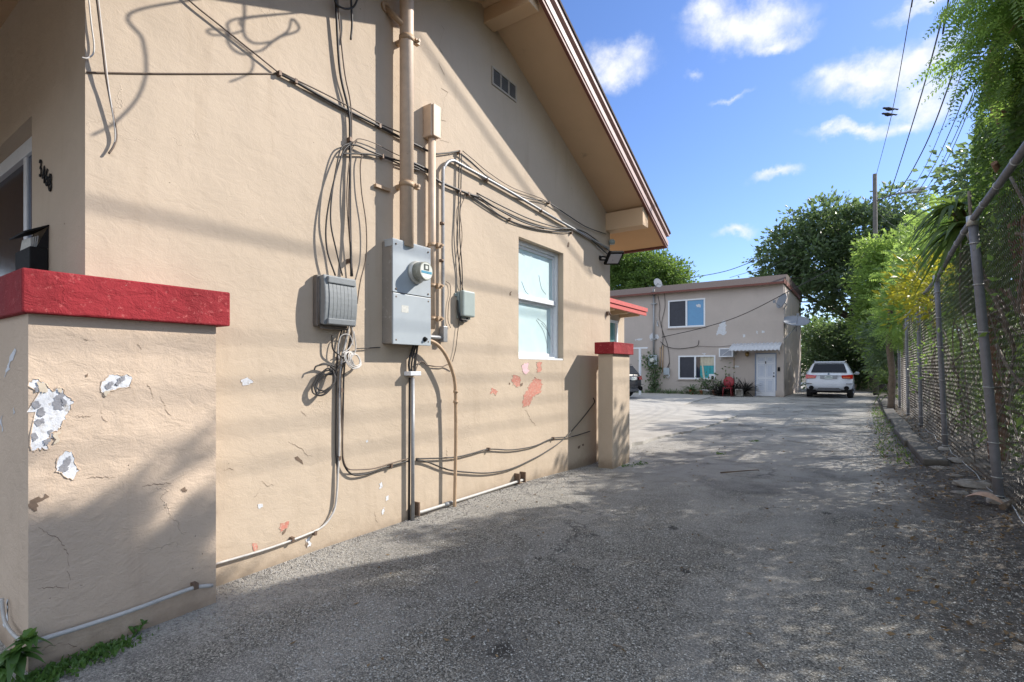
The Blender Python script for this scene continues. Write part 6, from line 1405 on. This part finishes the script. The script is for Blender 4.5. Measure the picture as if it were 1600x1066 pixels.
def bird(P0, P1, tgt_v, label, side):
    # the point of the wire that stands at this height in the sky
    best = None
    for k in range(400):
        p = P0+(P1-P0)*k/399; q = p-CP; v = 577-800*q[2]/(q@fw)
        if best is None or abs(v-tgt_v) < best[0]: best = (abs(v-tgt_v), p)
    p = best[1]
    b = MB(); ax = np.array([.85, .5, 0.])*side; ax /= np.linalg.norm(ax)
    prof = [(-.17, .012), (-.12, .03), (-.05, .055), (.02, .065), (.08, .055), (.12, .035), (.145, .034), (.175, .036), (.20, .022), (.225, .006)]
    v = []; n = 10; s = np.cross(ax, [0, 0, 1.])
    for d_, r in prof:
        c = p+np.array([0, 0, .075])+ax*d_+np.array([0, 0, 1])*(.03*max(0, d_)*3+.02*(d_ > .1)-.02*(d_ < -.1))
        for j in range(n): a = 2*math.pi*j/n; v.append(c+s*r*math.cos(a)+np.array([0, 0, 1])*r*math.sin(a))
    f = [(i*n+j, i*n+(j+1) % n, (i+1)*n+(j+1) % n, (i+1)*n+j) for i in range(len(prof)-1) for j in range(n)]+[list(range(n)), list(range((len(prof)-1)*n, len(prof)*n))[::-1]]
    b.addf(v, f, 0, True)
    c = p+np.array([0, 0, .07])-ax*.14; b.prism([c+s*.022, c-s*.022, c-ax*.15-s*.04-np.array([0, 0, .03]), c-ax*.15+s*.04-np.array([0, 0, .03])], (0, 0, .012))
    for sg in (-1, 1): b.prism([p+np.array([0, 0, .12])+s*sg*.05+ax*.08, p+np.array([0, 0, .06])+s*sg*.068, p+np.array([0, 0, .055])+s*sg*.045-ax*.2], s*sg*.012)
    for sg in (-1, 1): b.tube([p+np.array([0, 0, .0])+s*sg*.02, p+np.array([0, 0, .04])+s*sg*.02], .005, 4)
    t_ = thing('bird', label, 'bird', p, group='birds on the wire'); fixn(b.build('body', mat('dark_feathers', (.025, .025, .03), .7, var=.3, scale=30), t_))
bird(WP[0], WP[2], 174, 'dark bird on the wire, upper of the two', -1); bird(WP[0], WP[2], 182, 'dark bird on the wire, lower of the two', -1)

# ------------------------------------------------------------------ litter, stones and weeds on the ground
def scatter(n, x0, x1, y0, y1, px=1., bias=0):
    y = rng.uniform(y0, y1, n); u = rng.random(n)**px; x = x1-(x1-x0)*u; return np.stack([x, y, gh(x, y)], 1)
c = scatter(4200, .05, 1.25, 3.2, 24, 1.5); n = len(c); L = rng.uniform(.018, .05, n)
tag(blades('leaf_litter', c+np.array([0, 0, .012]), unit(rdir(n)*np.array([1, 1, .25])), unit(rdir(n)*np.array([1, 1, .3])), L, L*.5, L_DRY), 'brown leaf litter strewn along the foot of the fence', 'leaf litter', kind='stuff')
c = scatter(420, -3.1, .4, 1.2, 20, .8); n = len(c); L = rng.uniform(.02, .05, n)
tag(blades('fallen_leaves', c+np.array([0, 0, .008]), unit(rdir(n)*np.array([1, 1, .12])), unit(rdir(n)*np.array([1, 1, .2])), L, L*.45, L_DRY), 'sparse dry leaves scattered over the driveway', 'leaves', kind='stuff')
def pebbles(name, c, s0, s1, m, label):
    n = len(c); s = rng.uniform(s0, s1, n)*rng.uniform(.6, 1.2, n)
    ico = np.array([(1,0,0),(-1,0,0),(0,1,0),(0,-1,0),(0,0,1),(0,0,-1)], float); fc = np.array([(0,2,4),(2,1,4),(1,3,4),(3,0,4),(2,0,5),(1,2,5),(3,1,5),(0,3,5)])
    v = ico[None]*s[:, None, None]*rng.uniform(.55, 1.2, (n, 6, 1))*np.array([1, 1, .6]); a = rng.uniform(0, 6.28, n); ca, sa = np.cos(a), np.sin(a)
    x = v[..., 0]*ca[:, None]-v[..., 1]*sa[:, None]; y = v[..., 0]*sa[:, None]+v[..., 1]*ca[:, None]
    v = np.stack([x, y, v[..., 2]], -1)+c[:, None]+np.array([0, 0, 1.])*(s*.25)[:, None, None]
    f = fc[None]+np.arange(n)[:, None, None]*6
    tag(rawmesh(name, v.reshape(-1, 3), f.reshape(-1, 3), m), label, 'gravel', kind='stuff')
M_PEB = mat('pebble_grey', (.27, .255, .235), .9, var=.5, scale=30)
pebbles('gravel', np.concatenate([scatter(3200, .1, 1.2, 3.5, 16, 1.2), scatter(2600, -2.9, -3.33, 1.2, 7.2, 2.2)]), .004, .012, M_PEB, 'loose gravel along the fence and the wall foot')
pebbles('asphalt_grit', scatter(42000, -3.3, .9, 1.3, 6.0), .003, .0075, mat('grit_grey', (.34, .33, .305), .9, var=.7, scale=45), 'fine grit standing out of the worn asphalt')
M_STONE = mat('pale_rubble', (.24, .225, .205), .9, var=.3, scale=12, bump=.9, bscale=40)
RUB = [(1504, 728, .11, 'pale broken slab piece nearest the end of the kerb'), (1468, 735, .07, 'small pale rubble lump just below the kerb end'), (1540, 738, .09, 'flat grey rubble piece at the foot of the second fence post'), (1522, 765, .12, 'long grey rubble piece lying between the first and second fence posts'), (1495, 748, .05, 'white chip of rubble in front of the kerb end'), (1500, 772, .05, 'little stone left of the long grey rubble piece'), (1536, 776, .06, 'mossy stone next to the nearest fence post')]
for i, (u, v, s, lab) in enumerate(RUB):
    p = onz(u, v); p[2] = float(gh(p[0], p[1])); r = random.Random(i); b = MB().ball(p+np.array([0, 0, s*.2]), (s*1.5, s*.8, s*.45), 9)
    b.v = [tuple(p+(np.array(q)-p)*(1+r.uniform(-.22, .22))) for q in b.v]; o = single('rubble', b, M_STONE, lab, 'stone', 'rubble along the fence')
    for f in o.data.polygons: f.use_smooth = False
p = onz(1540, 792); p[2] = float(gh(p[0], p[1]))
hs = MB(); n = 9; v = []
for i in range(n):
    s = i/(n-1); wq = .075*math.sin(math.pi*min(1, s*.9+.08))+.004; c = p+np.array([-.13+.26*s, .10-.2*s, .035+.05*math.sin(math.pi*s)])
    for j in range(7): a = -1.2+2.4*j/6; v.append(c+np.array([.6, .8, 0])*wq*math.sin(a)+np.array([0, 0, 1])*wq*.55*math.cos(a))
hs.addf(v, [(i*7+j, i*7+j+1, (i+1)*7+j+1, (i+1)*7+j) for i in range(n-1) for j in range(6)], 0, True)
single('dry_husk', hs, mat('dry_pink_husk', (.44, .30, .22), .7, var=.25, scale=40), 'curled pinkish dry palm husk lying by the nearest fence post', 'husk')
def fork(q, r, label, name='fallen_branch'):
    P = [onz(u, v) for u, v in q]
    for p in P: p[2] = float(gh(p[0], p[1]))+r*1.2+.02
    mb_ = MB().tube(spline(P, 4), [r*(1-.6*i/(len(spline(P, 4))-1)) for i in range(len(spline(P, 4)))], 7); return single(name, mb_, M_BARK, label, 'branch', 'fallen sticks')
fork(((1566, 806), (1585, 798), (1600, 790), (1625, 778)), .028, 'thick broken branch lying right of the nearest fence post')
fork(((1558, 770), (1520, 735), (1490, 705)), .008, 'long thin stick leaning along the fence foot')
fork(((1126, 742), (1180, 738), (1186, 740)), .010, 'thin twig lying on the sunlit patch of the driveway')
fork(((958, 1016), (972, 1019)), .006, 'tiny green twig on the dark foreground asphalt')
fork(((1184, 1040), (1196, 1056)), .006, 'tiny brown twig near the bottom centre of the driveway')
# broad leaved weed and moss by the parapet foot
def rosette(u, v, n, L, label, h=.05, ex=0.):
    p = onz(u, v); p[2] = float(gh(p[0], p[1])); t_ = thing('broadleaf_weed', label, 'weed', p, group='weeds at the parapet foot')
    a = rng.uniform(0, 6.28, n); el = rng.uniform(.1, 1.1, n); d = np.stack([np.cos(a)*np.cos(el), np.sin(a)*np.cos(el), np.sin(el)], 1); b_ = p+np.stack([np.zeros(n), np.zeros(n), rng.uniform(0, h, n)], 1)+rng.normal(size=(n, 3))*np.array([.03, .03, 0])
    straps('leaves', [p+np.array([0, 0, h*.6]), p+np.array([.02, .03, h])], n//3+2, L*.75, L_WEED, t_, L*.30, (.1, -.05, .7), .6)
    mb_ = MB()
    for k in range(3): mb_.tube([p, p+np.array([rng.normal()*.015, rng.normal()*.015, h])], .005, 5)
    mb_.build('stem', L_WEED, t_)
rosette(30, 1052, 30, .14, 'broad leaved green weed growing at the parapet corner', .17); rosette(8, 1062, 26, .13, 'second leafy weed at the very corner of the picture', .14)
rosette(212, 985, 14, .06, 'small dark grassy tuft at the middle of the parapet foot', .05)
def moss(uvs, n, label):
    P = np.concatenate([onz(u, v)[None]+rng.normal(size=(n, 3))*np.array([.045, .06, 0]) for u, v in uvs]); P[:, 2] = gh(P[:, 0], P[:, 1]); m_ = len(P); L = rng.uniform(.012, .04, m_)
    tag(blades('moss', P, unit(rdir(m_)*.8+np.array([0, 0, .8])), rdir(m_), L, L*.6, L_WEED), label, 'moss', kind='stuff')
moss(((62, 1050), (50, 1060), (30, 1064), (75, 1045), (92, 1040)), 110, 'bright moss and creeping weed at the parapet corner'); moss(((120, 1026), (140, 1020), (155, 1013), (172, 1008), (180, 1003)), 80, 'bright strip of moss along the parapet foot')
moss(((1125, 707), (1180, 690), (1000, 720), (980, 722)), 40, 'tiny weeds in the sandy patch by the gate pillar')
c = scatter(600, .2, .6, 9, 22, 1.); n = len(c)
tag(blades('kerb_weeds', c, unit(rdir(n)*.8+np.array([0, 0, .8])), rdir(n), rng.uniform(.03, .10, n), .02, L_HEDGE), 'low weeds growing along the driveway side of the kerb', 'weeds', kind='stuff')
# vines woven through the fence
c = []
for (y, z, n) in ((6.3, 2.2, 10), (6.6, 1.3, 8), (8.0, 1.9, 8), (8.8, 1.1, 12), (10.6, 1.9, 14), (12.4, 2.2, 40), (13.5, 1.6, 50), (15.5, 2.0, 80), (16.5, 1.2, 70), (7.6, 2.5, 10), (9.6, 2.6, 14)):
    q = np.array([0, y, z])+rng.normal(size=(n, 3))*np.array([0, .35, .25]); q[:, 0] = [fx(a[1], min(max(a[2], 0), 2.8))+rng.uniform(-.06, .1) for a in q]; c.append(q)
c = np.concatenate(c); n = len(c); L = rng.uniform(.05, .11, n)
tag(blades('fence_vine', c, unit(rdir(n)+np.array([-.4, 0, .2])), rdir(n), L, L*.5, L_BRIGHT), 'light green vine leaves growing through the chain link mesh', 'vine')
